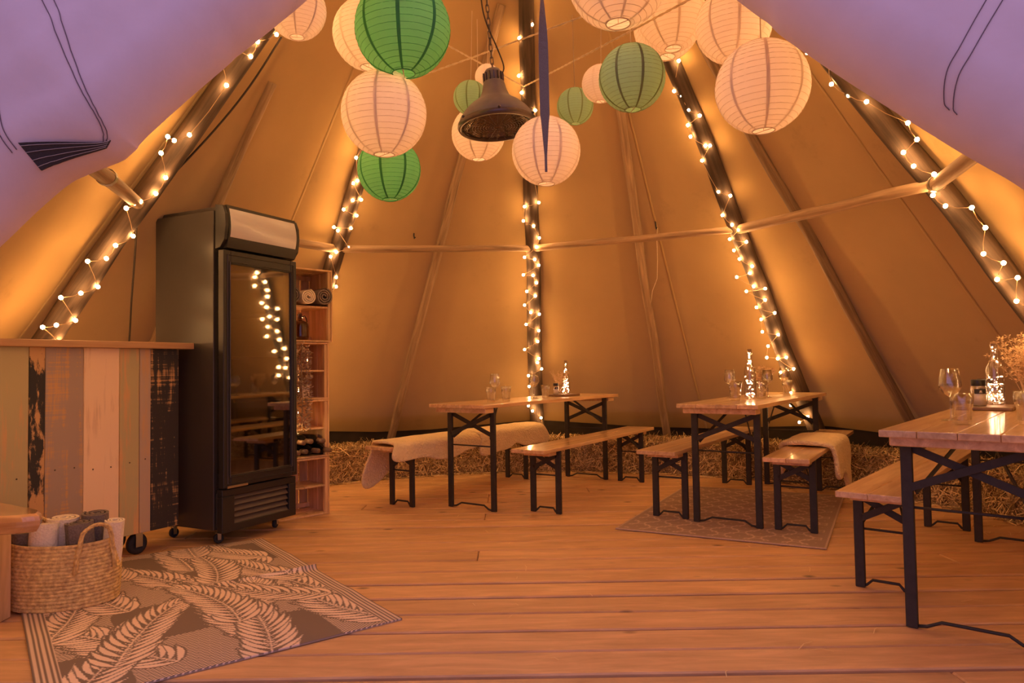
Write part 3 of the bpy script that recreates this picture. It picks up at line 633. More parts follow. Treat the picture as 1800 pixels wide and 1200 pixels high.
# ------------------------------------------------------------------ sheepskins
def pelt(bench, s0, lu, lv, sh, lab, seed, lobes, thick=.022, drop=0):
    """bench-local drape: u along the bench, v across; v beyond the seat edge hangs down"""
    hw = .1275; top = BH+.012; na, nr = 96, 26; vs = []; fs = []
    def place(u, v):
        a = abs(v); sg = 1 if v > 0 else -1; R = .035
        if a <= hw: y, z = v, top+.010*math.cos(a/hw*1.4)
        else:
            e = a-hw; arc = R*PI/2
            if e < arc: f = e/R; y, z = sg*(hw+R*math.sin(f)), top-R*(1-math.cos(f))
            else: y, z = sg*(hw+R+.03*math.sin(min(1, (e-arc)/.25)*1.2)), top-R-(e-arc)
        return Vector((u, -y, z))
    for i in range(nr+1):
        rho = i/nr
        for j in range(na):
            f = 2*PI*j/na; c, s_ = math.cos(f), math.sin(f)
            R_ = 1/((abs(c)**2.6+abs(s_)**2.6)**(1/2.6))
            for (lf, la, lw) in lobes:
                dd = (f-lf+PI) % (2*PI)-PI; R_ *= 1+la*math.exp(-(dd/lw)**2)
            R_ *= 1+.04*noise.noise(Vector((c*2, s_*2, seed)))
            u = s0+lu*R_*c*rho; v = sh+lv*R_*s_*rho
            p = place(u, v)
            nz = noise.noise(Vector((u*6, v*6, seed)))*.012+noise.noise(Vector((u*22, v*22, seed)))*.005
            edge = max(0, (rho-.85)/.15)
            p += Vector((0, (-1 if v > 0 else 1)*(abs(nz)*.8 if abs(v) > hw else 0), nz*(.5 if abs(v) < hw else .0)+.006))
            p.z = max(p.z, .012)
            vs.append(p)
    for i in range(nr):
        for j in range(na): fs.append((i*na+j, (i+1)*na+j, (i+1)*na+(j+1) % na, i*na+(j+1) % na))
    o = MB().add(vs, fs).build('sheepskin_throw', 'sheepskin', None, smooth=True)
    bm = bmesh.new(); bm.from_mesh(o.data); bmesh.ops.remove_doubles(bm, verts=bm.verts, dist=1e-5); bmesh.ops.recalc_face_normals(bm, faces=bm.faces); bm.to_mesh(o.data); bm.free()
    o.data.polygons.foreach_set('use_smooth', [True]*len(o.data.polygons))
    sm = o.modifiers.new('thickness', 'SOLIDIFY'); sm.thickness = thick; sm.offset = 0
    sb = o.modifiers.new('soft', 'SUBSURF'); sb.levels = 1; sb.render_levels = 1
    o.location = TO[bench].location; o.rotation_euler = TO[bench].rotation_euler
    # short fleece strands
    return tag(o, lab, 'sheepskin', 'sheepskin throws')
pelt('B1', -.50, .46, .27, .03, 'cream sheepskin over the near end of the left bench, one leg hanging', 3, [(PI*1.36, 1.05, .22), (PI*.80, .28, .2), (PI*.2, .2, .2), (PI*.62, -.1, .2)])
pelt('B1', .48, .50, .27, .05, 'cream sheepskin over the far end of the left bench', 8, [(PI*.75, .30, .2), (PI*.22, .30, .2), (PI*1.25, .2, .2), (PI*.5, -.2, .2)])
pelt('B4', -.05, .34, .30, .05, 'cream sheepskin bunched over the bench on the trellis rug', 13, [(PI*.42, .55, .2), (PI*1.42, .45, .2), (PI*.72, .25, .2), (PI*.1, .1, .2)], .03)
# ------------------------------------------------------------------ casters
def caster(root, x, y, d, w, zt, mfork='steel'):
    c = empty('caster', (x, y, 0), rg.uniform(-.6, .6), parent=root)
    MB().lathe([(.001, -w/2), (d*.28, -w/2), (d*.30, -w*.6), (d*.44, -w*.55), (d*.5, -w*.35), (d*.5, w*.35), (d*.44, w*.55), (d*.30, w*.6), (d*.28, w/2), (.001, w/2)], 24).xf(Matrix.Translation((0, 0, d/2)) @ Matrix.Rotation(PI/2, 4, 'X')).build('wheel', 'rubber', c, smooth=True)
    f = MB()
    for s in (-1, 1): f.box((.0, s*(w*.75), d*.72), (d*.36, .004, d*.72))
    f.box((0, 0, d*1.06), (d*.5, w*1.7, .006)); f.lathe([(d*.16, d*1.06), (d*.16, zt)], 14, cap1=True)
    f.build('fork', mfork, c, bevel=.001)
    return c
# ------------------------------------------------------------------ plank bar on wheels
bar = empty('bar_counter', (-1.93, 4.12, 0), heading(30.4), 'mobile bar counter clad in mixed painted vertical planks', 'bar counter')
seq = [(0, .173, 'paint_black'), (.173, .239, 'paint_mauve'), (.239, .350, 'paint_olive'), (.350, .537, 'paint_cream'), (.537, .722, 'paint_greybrown'), (.722, .796, 'paint_blackflame'), (.796, 1.0, 'paint_olive')]
for i, (a, b, m) in enumerate(seq):
    o = MB().box((0, 0, 0), (b-a-.003, .018, 1.008)).build('plank', m, bar, bevel=.002); o.location = (-(a+b)/2, .009+rg.uniform(-.002, .002), .634)
    for dz in (-.12, ):
        for f in ((.25, .75) if b-a > .15 else (.5,)):
            MB().lathe([(.004, 0), (.0035, .0012), (.001, .0016)], 8).xf(Matrix.Translation((-(a+(b-a)*f), -.003, .63+dz+.02*i % .03)) @ Matrix.Rotation(PI/2, 4, 'X')).build('screw_head', 'cable', bar)
MB().box((-.48, .16, 1.156), (1.10, .40, .036)).build('worktop', 'counter_top', bar, bevel=.003)
for x in (-.02, -.98): MB().box((x, .175, .637), (.025, .31, 1.0)).build('end_panel', 'crate_wood', bar, bevel=.002)
MB().box((-.5, .175, .165), (.93, .31, .03)).build('base_shelf', 'crate_wood', bar, bevel=.002)
for x in (-.20, -.82):
    for y in (.085, .28): caster(bar, x, y, .115, .032, .15)
# ------------------------------------------------------------------ black display fridge
fr = empty('display_fridge', (-1.68, 4.10, 0), heading(26.6), 'tall black glass-door drinks fridge with a blank pale header', 'fridge')
W, D, HT = .585, .565, 1.98
b = MB(); t = .035
b.box((t/2, D/2+.03, 1.02), (t, D-.06, 1.86)); b.box((W-t/2, D/2+.03, 1.02), (t, D-.06, 1.86)); b.box((W/2, D-t/2, 1.02), (W-2*t, t, 1.86)); b.box((W/2, D/2+.03, 1.95), (W-2*t, D-.06, .06)); b.box((W/2, D/2+.03, .21), (W-2*t, D-.06, .24)); b.box((W/2, D/2+.06, 1.71), (W-2*t, D-.13, .04))
b.build('cabinet', 'fridge_black', fr, bevel=.003)
for s, x in ((0, .006), (1, W-.006)): 
    pr = [(.04, 1.72), (.0, 1.725), (-.035, 1.77), (-.047, 1.85), (-.042, 1.92), (-.02, 1.97), (.04, 1.98)]
    k = len(pr); vs = [(x-.012, y, z) for y, z in pr]+[(x+.012, y, z) for y, z in pr]
    MB().add(vs, [tuple(range(k))[::-1], tuple(range(k, 2*k))]+[(i, (i+1) % k, k+(i+1) % k, k+i) for i in range(k)]).build('header_cap', 'fridge_dark', fr, bevel=.002)
def header(off, x0, x1, zs, m, nm):
    pr = []
    for i in range(13):
        f = i/12; z = zs[0]+(zs[1]-zs[0])*f; pr.append((-.012-.036*math.sin(PI*(.15+.7*f))+off, z))
    vs = [(x, y, z) for x in (x0, x1) for y, z in pr]+[(x, .05, z) for x in (x0, x1) for y, z in pr]; k = 13; fs = []
    for i in range(12): fs += [(i, k+i, k+i+1, i+1), (2*k+i, 2*k+i+1, 3*k+i+1, 3*k+i)]
    fs += [(0, 2*k, 3*k, k), (k-1, 2*k-1, 4*k-1, 3*k-1)]
    for s in (0, 1): fs += [(s*k+i, s*k+i+1, (2+s)*k+i+1, (2+s)*k+i) for i in range(12)]
    return MB().add(vs, fs).build(nm, m, fr, smooth=False)
header(0, .018, W-.018, (1.725, 1.975), 'fridge_dark', 'header_box')
header(-.006, .03, W-.03, (1.762, 1.955), 'sign_white', 'sign_panel')
dr = MB(); z0, z1 = .335, 1.712; fwid = .052
dr.box((fwid/2, 0.0, (z0+z1)/2), (fwid, .045, z1-z0)); dr.box((W-fwid/2, 0.0, (z0+z1)/2), (fwid, .045, z1-z0)); dr.box((W/2, 0, z0+.035), (W-2*fwid, .045, .07)); dr.box((W/2, 0, z1-.04), (W-2*fwid, .045, .08))
door = dr.build('door', 'fridge_dark', fr, bevel=.003)
for x0, x1, za, zb, y in ((.044, W-.044, z0+.06, z1-.068, -.0245), (.028, W-.028, z0+.025, z1-.028, -.0235)):
    MB().tube([(x0, y, za), (x1, y, za), (x1, y, zb), (x0, y, zb)], .0045, 6, True).build('trim_bead', 'fridge_black', door)
MB().box((W/2, -.012, (z0+z1)/2), (W-2*fwid+.01, .008, z1-z0-.13)).build('glass_pane', 'glass_pane', door)
MB().bar((.02, -.028, z0+.004), (.17, -.028, z0+.004), .012, .008).build('hinge', 'steel', door)
for z in (.55, .82, 1.09, 1.36):
    s = MB()
    for q in range(9): s.tube([(.05, .08+q*.045, z), (W-.05, .08+q*.045, z)], .0025, 4)
    for y in (.07, .46): s.tube([(.045, y, z), (W-.045, y, z)], .004, 5)
    s.build('wire_shelf', 'heater_mesh', fr)
g = MB(); g.box((W/2, .012, .305), (W, .045, .04)); g.box((W/2, .012, .100), (W, .045, .045)); g.box((.045, .012, .20), (.09, .045, .17)); g.box((W-.03, .012, .20), (.06, .045, .17)); g.box((W/2, .05, .20), (W-.02, .01, .2))
g.build('grille_frame', 'fridge_dark', fr, bevel=.003)
sl = None
for q in range(5):
    if sl is None: sl = MB().box((0, 0, 0), (W-.15, .004, .046), Matrix.Rotation(math.radians(-38), 4, 'X')).build('grille_slat', 'louvre_dark', fr, bevel=.001)
    else: sl = inst(sl, None, fr)
    sl.location = (W/2+.015, .012, .138+q*.035)
for x in (.07, W-.07):
    for y in (.10, D-.08): caster(fr, x, y, .058, .02, .10)
# ------------------------------------------------------------------ wooden crates
def crate(W, D, H, shelf, ns=5):
    root = empty('wooden_crate'); t = .012
    def bd(n, c, d): return MB().box(c, d).build(n, 'crate_wood', root, bevel=.0015)
    for x in (-t/2, -W+t/2):
        for q in range(2): bd('side_board', (x, D*(.25+.5*q), H/2), (t, D/2-.004, H))
    for z in (t/2, H-t/2):
        for q in range(2): bd('end_board', (-W/2, D*(.25+.5*q), z), (W-2*t, D/2-.006, t))
    bd('shelf', (-W/2, D/2, shelf), (W-2*t, D-.02, t))
    w = (W-2*t)/ns
    for q in range(ns): bd('back_slat', (-t-w*(q+.5), D-t/2, H/2), (w-.010, t*.8, H-2*t))
    for z in (.035, H-.035): bd('cross_batten', (-W/2, D-.020, z), (W-2*t, .010, .032))
    for x, sg in ((-t-.012, 1), (-W+t+.012, -1)):
        for y in (.018, ): bd('corner_post', (x, y, H/2), (.022, .026, H-2*t-.002))
    return root
CR0 = Vector((-1.296, 5.031, 0)); CRH = heading(43.8); cR = Matrix.Rotation(CRH, 4, 'Z')
def crp(x, y, z): return CR0+(cR @ Vector((x, y, z)))
ca = crate(.40, .28, .398, .199)
for i, lab in enumerate(('bottom wooden crate of the stack, standing on the floor', 'wooden crate holding dark wine bottles, second from the floor', 'wooden crate holding a small white card, third from the floor')):
    o = ca if i == 0 else copy_tree(ca); o.location = crp(0, 0, i*.4+.001); o.rotation_euler.z = CRH+(0, .01, -.012)[i]; tag(o, lab, 'crate', 'stacked wooden crates')
cb = crate(.41, .30, .51, .245); cb.location = crp(.025, -.01, 1.2015); cb.rotation_euler.z = CRH; tag(cb, 'topmost wooden crate holding rolled blankets and a glass jug', 'crate', 'stacked wooden crates')
def roll(name, r, L, m, turns=3.2):
    """a rolled blanket: spiral sheet, axis along local Y, resting on z = 0"""
    n = int(turns*26); vs = []; fs = []; th = r/(turns+.6)*.62; k = 9
    for i in range(n+1):
        f = i/n*turns*2*PI; rr = .010+(r-.010)*i/n
        for j, (s, y) in enumerate(((0, 0), (1, .0))): pass
        for y in [L*q/(k-1) for q in range(k)]:
            wob = .003*noise.noise(Vector((f, y*12, r*50)))
            for d in (-th/2, th/2):
                vs.append(((rr+d+wob)*math.cos(f), y, r+th/2+(rr+d+wob)*math.sin(f)*.96))
    w = 2*k
    for i in range(n):
        for q in range(k-1):
            for d in (0, 1): a = i*w+q*2+d; fs.append((a, a+w, a+w+2, a+2))
        for q in (0, k-1): a = i*w+q*2; fs.append((a, a+1, a+w+1, a+w))
    for i in (0, n):
        for q in range(k-1): a = i*w+q*2; fs.append((a, a+2, a+3, a+1))
    o = MB().add(vs, fs).build(name, m, None, smooth=False); return o
for x, r, m, lab in ((-.055, .062, 'blanket_grey', 'rolled grey blanket at the open side of the top crate'), (-.180, .054, 'blanket_cream', 'rolled cream blanket between two grey ones in the top crate'), (-.300, .058, 'blanket_grey', 'rolled grey blanket next to the fridge in the top crate')):
    o = roll('rolled_blanket', r, .27, m); o.location = crp(x, -.035, 1.2015+.245+.007); o.rotation_euler.z = CRH; tag(o, lab, 'blanket', 'rolled blankets in the crate')
# glass jug and lit bottle in the top crate
def fairy_inside(root, prof, n, seed, h0=.01):
    rr = random.Random(seed); w = []
    zs = sorted(rr.uniform(h0, prof[-1][1]*.97) if rr.random() < .55 else rr.uniform(h0, prof[-1][1]*.35) for _ in range(n))
    def rad(z):
        for (ra, za), (rb, zb) in zip(prof[:-1], prof[1:]):
            if za <= z <= zb: return ra+(rb-ra)*((z-za)/(zb-za+1e-9))
        return .005
    tm = bpy.data.meshes.get('tiny_bulb')
    if tm is None:
        o = MB().ball((0, 0, 0), .0028, 6, 4).build('tiny_bulb', 'tiny_glow', None, smooth=True); tm = o.data; tm.name = 'tiny_bulb'; bpy.data.objects.remove(o)
    for z in zs:
        f = rr.uniform(0, 2*PI); r = max(.002, rad(z)-.007)*rr.uniform(.5, 1); p = (r*math.cos(f), r*math.sin(f), z); w.append(p)
        o = bpy.data.objects.new('tiny_bulb', tm); C.objects.link(o); o.parent = root; o.location = p
    MB().tube(w, .0008, 4).build('light_wire', 'fairy_wire', root)
def bottle(loc, prof, lab, nb, seed, group='bottles with fairy lights inside', m='glass_clear', cork=True):
    root = empty('light_bottle', loc, 0, lab, 'bottle', group)
    MB().lathe([(.0005, .004)]+prof, 28).build('glass_body', m, root, smooth=True)
    zt = prof[-1][1]; r = prof[-1][0]
    if cork: MB().lathe([(.0005, zt-.012), (r*.82, zt-.012), (r*.86, zt+.012), (.0005, zt+.014)], 14).build('cork', 'cork', root, smooth=True)
    if nb: fairy_inside(root, prof, nb, seed)
    return root
WINE = [(.030, .0), (.0365, .006), (.0375, .02), (.0375, .185), (.034, .205), (.022, .228), (.0155, .248), (.0145, .30), (.0165, .302), (.0165, .318)]
POINT = [(.034, 0), (.038, .006), (.037, .05), (.031, .11), (.022, .17), (.015, .215), (.0125, .255), (.015, .258), (.015, .275)]
jug = empty('glass_jug', crp(-.165, .11, 1.2015+.0125), 0, 'squat brown glass jug on the lower shelf of the top crate', 'jug')
MB().lathe([(.0005, .002), (.052, 0), (.060, .008), (.062, .03), (.062, .10), (.055, .125), (.030, .138), (.016, .146), (.014, .175), (.018, .178), (.018, .186)], 32).build('glass_body', 'glass_brown', jug, smooth=True)
MB().lathe([(.0005, .18), (.013, .18), (.014, .197), (.0005, .2)], 14).build('stopper', 'cork', jug, smooth=True)
MB().tube([(.016, 0, .165), (.035, 0, .172), (.046, 0, .155), (.052, 0, .128)], .005, 8).build('handle', 'glass_brown', jug, smooth=True)
bottle(crp(-.295, .09, 1.2015+.0125), [(r*.9, z*.66) for r, z in WINE], 'small lit bottle beside the fridge in the top crate', 26, 3)
# wine bottles lying in the second crate
wb = None
for i, (x, z, lab) in enumerate([(-.045, .0, 'lying wine bottle nearest the open side of the crate'), (-.125, 0, 'second lying wine bottle from the open side, bottom row'), (-.205, 0, 'third lying wine bottle from the open side, bottom row'), (-.285, 0, 'lying wine bottle by the fridge, bottom row'), (-.085, .066, 'lying wine bottle on top, nearest the open side'), (-.165, .066, 'middle lying wine bottle of the top row'), (-.245, .066, 'lying wine bottle on top by the fridge')]):
    if wb is None:
        wb = empty('wine_bottle')
        X = Matrix.Translation((0, .262, .0385)) @ Matrix.Rotation(PI/2, 4, 'X')
        MB().lathe([(.0005, .004)]+WINE, 24).xf(X).build('glass_body', 'bottle_dark', wb, smooth=True); MB().lathe([(.0005, .319), (.0172, .319), (.0168, .262), (.0156, .25)][::-1], 16).xf(X).build('foil_cap', 'board_dark', wb, smooth=True); o = wb
    else: o = copy_tree(wb)
    o.location = crp(x, -.02+.02*(i % 3), .4135+z); o.rotation_euler.z = CRH+rg.uniform(-.03, .03); tag(o, lab, 'wine bottle', 'wine bottles lying in the crate')
tag(MB().box((0, 0, .045), (.058, .004, .09)).build('white_card', 'label_paper', None, bevel=.001), 'small white card standing in the third crate', 'card').location = crp(-.125, .10, .8135)
bpy.data.objects['white_card'].rotation_euler = (math.radians(0), 0, CRH+.1)
# dried leaf garland hanging in front of the crates
gr = empty('dried_leaf_garland', crp(-.245, -.055, .60), 0, 'hanging bunch of curly dried leaves between the fridge and the crates', 'dried plant')
MB().tube([(0, 0, 0), (.004, 0, .2), (-.004, 0, .45), (0, .02, .585), (0, .06, .60)], .004, 6).build('stem', 'dried_leaf', gr, smooth=True)
vs = []; fs = []
r_ = random.Random(3)
for i in range(620):
    z = r_.uniform(0, .575); rad = .062*(1-.25*abs(z-.3)/.3); f = r_.uniform(0, 2*PI); rr = rad*math.sqrt(r_.random()); c = Vector((rr*math.cos(f), rr*math.sin(f), z))
    d = Vector((math.cos(f), math.sin(f), r_.uniform(-.9, .5))).normalized(); s = d.cross(Vector((r_.uniform(-1, 1), r_.uniform(-1, 1), 1))).normalized(); n = d.cross(s)
    L = r_.uniform(.018, .032); w = L*.30; q = len(vs)
    vs += [c, c+d*L*.5+s*w+n*.004, c+d*L*.5-s*w+n*.004, c+d*L-n*.006]; fs += [(q, q+1, q+3), (q, q+3, q+2)]
tag(MB().add(vs, fs).build('curled_leaves', 'dried_leaf', gr), kind='stuff')
# single bulb on a wire at the fridge edge
bz = empty('loose_fairy_light', crp(-.33, -.06, .40), 0, 'single fairy light shining at the fridge edge near the bottles', 'fairy lights')
MB().tube([(0, .07, .01), (.01, .03, .06), (0, 0, .185)], .002, 4).build('wire', 'fairy_wire', bz)
o = bpy.data.objects.new('bulb', bme); C.objects.link(o); o.parent = bz; o.location = (0, 0, .19)
# ------------------------------------------------------------------ seagrass basket with towels
bk = empty('seagrass_basket', (-1.985, 3.165, .009), math.radians(9), 'oval coiled seagrass basket standing on the palm leaf rug', 'basket')
SX, SY, HB = .222, .170, .275; NC = 18
prof = [(.001, 0), (.90, .0)]
for i in range(NC):
    for q in range(5):
        a = -PI/2+PI*q/4; prof.append((.955+.045*math.sin(PI*(i+.5)/NC)+.022*math.cos(a), (i+.5)*HB/NC+HB/NC*.5*math.sin(a)))
prof += [(.95, HB), (.93, HB-.004)]
nn = 96; vs = []; fs = []
for r, z in prof:
    for j in range(nn):
        f = 2*PI*j/nn; tw = .008*math.sin(f*60+z*700) if .95 < r else 0
        vs.append((SX*(r+tw)*math.cos(f), SY*(r+tw)*math.sin(f), z+.004*math.sin(2*f+.5)*z/HB))
for i in range(len(prof)-1):
    for j in range(nn): fs.append((i*nn+j, i*nn+(j+1) % nn, (i+1)*nn+(j+1) % nn, (i+1)*nn+j))
MB().add(vs, fs).build('coiled_body', 'seagrass', bk, smooth=True)
MB().lathe([(.90, .006), (.935, .02), (.945, HB-.004), (.001, .008)][:3], 48, SX, SY).build('lining', 'basket_inside', bk, smooth=True)
for s, fa in ((1, math.radians(-40)), (-1, math.radians(140))):
    ctr = []; 
    for i in range(25):
        t = i/24; a = fa+(t-.5)*math.radians(46); h = HB-.09*(1 if t in (0, 1) else 0)
        arch = math.sin(PI*t)**.55*.092; low = max(0, .16-min(t, 1-t))/.16
        ctr.append(Vector((SX*1.055*math.cos(a), SY*1.055*math.sin(a), HB-.02+arch-.105*low)))
    hm = MB()
    for st in range(3): hm.tube([p+Vector((math.cos(i*1.1+st*2.09)*.005, math.sin(i*1.1+st*2.09)*.005, math.cos(i*1.1+st*2.09+1)*.004)) for i, p in enumerate(ctr)], .0058, 6)
    hm.build('handle', 'seagrass', bk, smooth=True)
bkR = Matrix.Rotation(math.radians(9), 4, 'Z')
for x, y, r, L, m, tilt, rz, lab in ((-.045, -.095, .058, .34, 'blanket_cream', -6, .3, 'white rolled towel at the front of the basket'), (-.035, .03, .062, .35, 'blanket_cream', 4, 1.2, 'white rolled towel at the back of the basket'), (.088, -.03, .064, .335, 'blanket_grey', -5, 2.2, 'dark rolled blanket beside the basket handle'), (.10, .085, .056, .36, 'blanket_grey', 6, .4, 'dark rolled blanket at the back rim of the basket'), (.168, .03, .040, .335, 'blanket_cream', 9, 1.0, 'white towel leaning out behind the basket handle'), (-.145, -.02, .055, .30, 'blanket_grey', 0, .9, 'dark blanket at the slab-table side of the basket')):
    o = roll('rolled_towel', r, L, m, 2.6); p = Vector((-1.985, 3.165, 0))+(bkR @ Vector((x, y, 0)))
    o.matrix_world = Matrix.Translation((p.x, p.y, .022)) @ Matrix.Rotation(rz, 4, 'Z') @ Matrix.Rotation(math.radians(tilt), 4, 'X') @ Matrix.Rotation(PI/2, 4, 'X') @ Matrix.Translation((0, 0, -r))
    tag(o, lab, 'towel', 'towels rolled in the basket')
# ------------------------------------------------------------------ slab side table on a crate (left edge)
cs = crate(.40, .20, .40, .20); cs.location = (-2.085, 2.79, .001); cs.rotation_euler.z = .06; tag(cs, 'wooden crate under the glossy slab at the left edge', 'crate')
out = catmull([(-1.80, 2.72, 0), (-1.90, 2.685, 0), (-2.2, 2.66, 0), (-2.55, 2.62, 0), (-2.72, 2.75, 0), (-2.70, 2.95, 0), (-2.55, 3.07, 0), (-2.33, 3.085, 0), (-2.14, 2.985, 0), (-1.98, 2.885, 0), (-1.85, 2.80, 0), (-1.80, 2.72, 0)], 6)[:-1]
n = len(out); cx = out.mean(0); vs = []; fs = []
for sc_, z in ((.90, .402), (.965, .408), (.995, .43), (1.0, .45), (.985, .467), (.95, .475)):
    for i, p in enumerate(out): w = .012*noise.noise(Vector((i*.35, z*30, 2))) if z < .46 else 0; vs.append((cx[0]+(p[0]-cx[0])*(sc_+w), cx[1]+(p[1]-cx[1])*(sc_+w), z))
for i in range(5):
    for j in range(n): fs.append((i*n+j, i*n+(j+1) % n, (i+1)*n+(j+1) % n, (i+1)*n+j))
fs += [tuple(range(n))[::-1], tuple(5*n+j for j in range(n))]
tag(MB().add(vs, fs).build('slab_tabletop', 'slab_wood', None, smooth=False), 'thick varnished wood slab with rounded corner at the left edge', 'slab')
# ------------------------------------------------------------------ rugs
def rug(name, o, w, l, Wd, Ln, nu, nv, pat, m, zf, lab):
    us = np.linspace(0, Wd, nu); vs_ = np.linspace(0, Ln, nv); U, V = np.meshgrid(us, vs_, indexing='ij')
    Pt, Z, dV = pat(U, V), *zf(U, V)
    X = o[0]+w[0]*U+l[0]*(V-dV)-o[0]; Y = o[1]+w[1]*U+l[1]*(V-dV)-o[1]
    top = np.stack([X, Y, Z+.008], -1).reshape(-1, 3)
    idx = np.arange(nu*nv).reshape(nu, nv)
    q = np.stack([idx[:-1, :-1], idx[1:, :-1], idx[1:, 1:], idx[:-1, 1:]], -1).reshape(-1, 4)
    ring = list(idx[:, 0])+list(idx[-1, 1:])+list(idx[-2::-1, -1])+list(idx[0, -2:0:-1])
    n0 = len(top); bot = top[ring].copy(); bot[:, 2] -= .0075
    verts = np.vstack([top, bot]); k = len(ring)
    side = [(ring[i], n0+i, n0+(i+1) % k, ring[(i+1) % k]) for i in range(k)]
    me = bpy.data.meshes.new(name); me.from_pydata(verts.tolist(), [], q.tolist()+side); me.update()
    at = me.attributes.new('pattern', 'FLOAT', 'POINT'); vals = np.concatenate([Pt.reshape(-1), np.full(k, .25)]).astype(np.float32); at.data.foreach_set('value', vals)
    me.materials.append(M_[m]); me.polygons.foreach_set('use_smooth', [True]*len(me.polygons))
    ob = bpy.data.objects.new(name, me); C.objects.link(ob); ob.location = (o[0], o[1], .0005); return tag(ob, lab, 'rug')
def palm(U, V):
    P = np.zeros(U.shape); nu, nv = U.shape; Wd, Ln = U.max(), V.max(); du = Wd/(nu-1); dv = Ln/(nv-1); rr = random.Random(21)
    def disc(x, y, r):
        i0, i1 = int((x-r)/du), int((x+r)/du)+2; j0, j1 = int((y-r)/dv), int((y+r)/dv)+2
        i0, j0 = max(0, i0), max(0, j0)
        if i0 >= i1 or j0 >= j1 or i0 >= nu or j0 >= nv or i1 <= 0 or j1 <= 0: return
        s = (U[i0:i1, j0:j1]-x)**2+(V[i0:i1, j0:j1]-y)**2 < r*r; P[i0:i1, j0:j1][s] = 1
    def clear(x, y, r):
        i0, i1 = max(0, int((x-r)/du)), int((x+r)/du)+2; j0, j1 = max(0, int((y-r)/dv)), int((y+r)/dv)+2
        if i0 >= i1 or j0 >= j1 or i0 >= nu or j0 >= nv: return
        s = (U[i0:i1, j0:j1]-x)**2+(V[i0:i1, j0:j1]-y)**2 < r*r; P[i0:i1, j0:j1][s] = 0
    # hatched ground
    ph = (U*.80+V*1.25); P[(np.mod(ph, .017) < .0062) & (np.sin(U*9+1)*np.sin(V*7+.5) > -.05)] = 1
    def frond(x, y, a, L, curv):
        n = 17; st = L/n; px, py = x, y; pts = []
        for i in range(n): pts.append((px, py, a)); px += math.cos(a)*st; py += math.sin(a)*st; a += curv*st
        leaves = []
        for i in range(n):
            qx, qy, qa = pts[i]; t = i/n; ll = .20*(.55+.45*math.sin(PI*(.2+.7*t)))*(1 if t < .8 else .75)
            for s in (-1, 1):
                b = qa+s*(1.02-.50*t); lx, ly = qx, qy; m = 16; c = -s*rr.uniform(.5, .9); lf = []
                for q in range(m+1):
                    f = q/m; lf.append((lx, ly, max(.0022, .0125*math.sin(PI*min(1, .05+.95*f))**.85*(1-.35*t))))
                    lx += math.cos(b)*ll/m; ly += math.sin(b)*ll/m; b += c/m
                leaves.append(lf)
        for lf in leaves:
            for (lx, ly, r) in lf: clear(lx, ly, r+.0075)
        for lf in leaves[::-1]:
            for (lx, ly, r) in lf[3:]: clear(lx, ly, r+.0045)
            for (lx, ly, r) in lf: disc(lx, ly, r)
        for i, (qx, qy, qa) in enumerate(pts):
            for q in range(4): disc(qx+math.cos(qa)*st*q/4, qy+math.sin(qa)*st*q/4, .0045)
    for gu in (.12, .5, .88):
        for gv in (.1, .5, .9, 1.3):
            frond(gu+rr.uniform(-.08, .08), gv+rr.uniform(-.1, .1), rr.uniform(.9, 2.1), rr.uniform(.5, .7), rr.uniform(-.8, .8))
    for (x, y, a, L, c) in ((.02, .03, 1.05, .70, .8), (.55, -.10, 1.9, .72, -.5), (1.18, -.05, 2.2, .72, -.6), (.98, .20, 1.9, .75, .5), (.10, .48, .7, .80, .7), (.52, .38, 1.7, .70, -.9), (1.16, .58, 2.0, .62, -.5), (.85, .80, 1.2, .70, .9), (.10, .85, 1.0, .66, .8), (.46, .98, 1.9, .70, -.8), (1.18, 1.05, 2.0, .7, -.5), (.78, 1.30, 1.2, .5, .6), (.12, 1.35, .9, .5, .8), (.42, 1.55, 1.6, .4, .3), (1.1, 1.5, 1.7, .45, .3)):
        frond(x, y, a, L, c)
    e = np.minimum(U, Wd-U); bd = e < .075; P[bd] = 0; P[bd & (np.mod(e, .0165) > .006)] = .75
    return P
def wr1(U, V):
    a = np.clip((U-.0)/.62, 0, 1); dec = (1-a)**1.3; c = .93+.10*U
    z = .026*dec*np.exp(-((V-c)/.030)**2); dV = .05*dec/(1+np.exp(-(V-c)/.012))
    z = z+.004*np.exp(-((V-.45-.2*U)/.08)**2)+.003*np.exp(-((V-1.3)/.1)**2); return z, dV
rug('palm_rug', (-.456, 2.878), (-.80, -.60), (-.60, .80), 1.21, 1.80, 330, 490, palm, 'rug_palm', wr1, 'grey and cream palm leaf rug with a ruck across it')
def trel(U, V):
    s = .205; a = U/s; b = V/s; P = np.zeros(U.shape)
    for ox, oy in ((0, 0), (.5, .5)):
        x = np.mod(a+ox, 1)-.5; y = np.mod(b+oy, 1)-.5
        r = np.minimum.reduce([np.hypot(x-.2, y), np.hypot(x+.2, y), np.hypot(x, y-.2), np.hypot(x, y+.2)]); P[np.abs(r-.20) < .024] = 1
    x = np.mod(a, 1)-.5; y = np.mod(b, 1)-.5
    e = np.minimum.reduce([U, U.max()-U, V, V.max()-V]); P[e < .04] = 0; P[e < .012] = .8
    hs = np.sin(U*977.1+V*1313.7)*43758.5; P *= .55+.45*np.mod(hs, 1)
    return P
rug('trellis_rug', (.617, 4.405), (.883, -.468), (.468, .883), 1.19, 1.70, 260, 380, trel, 'rug_trellis', lambda U, V: (U*0+.0, U*0), 'grey-brown rug with a pale trellis pattern under the middle table')
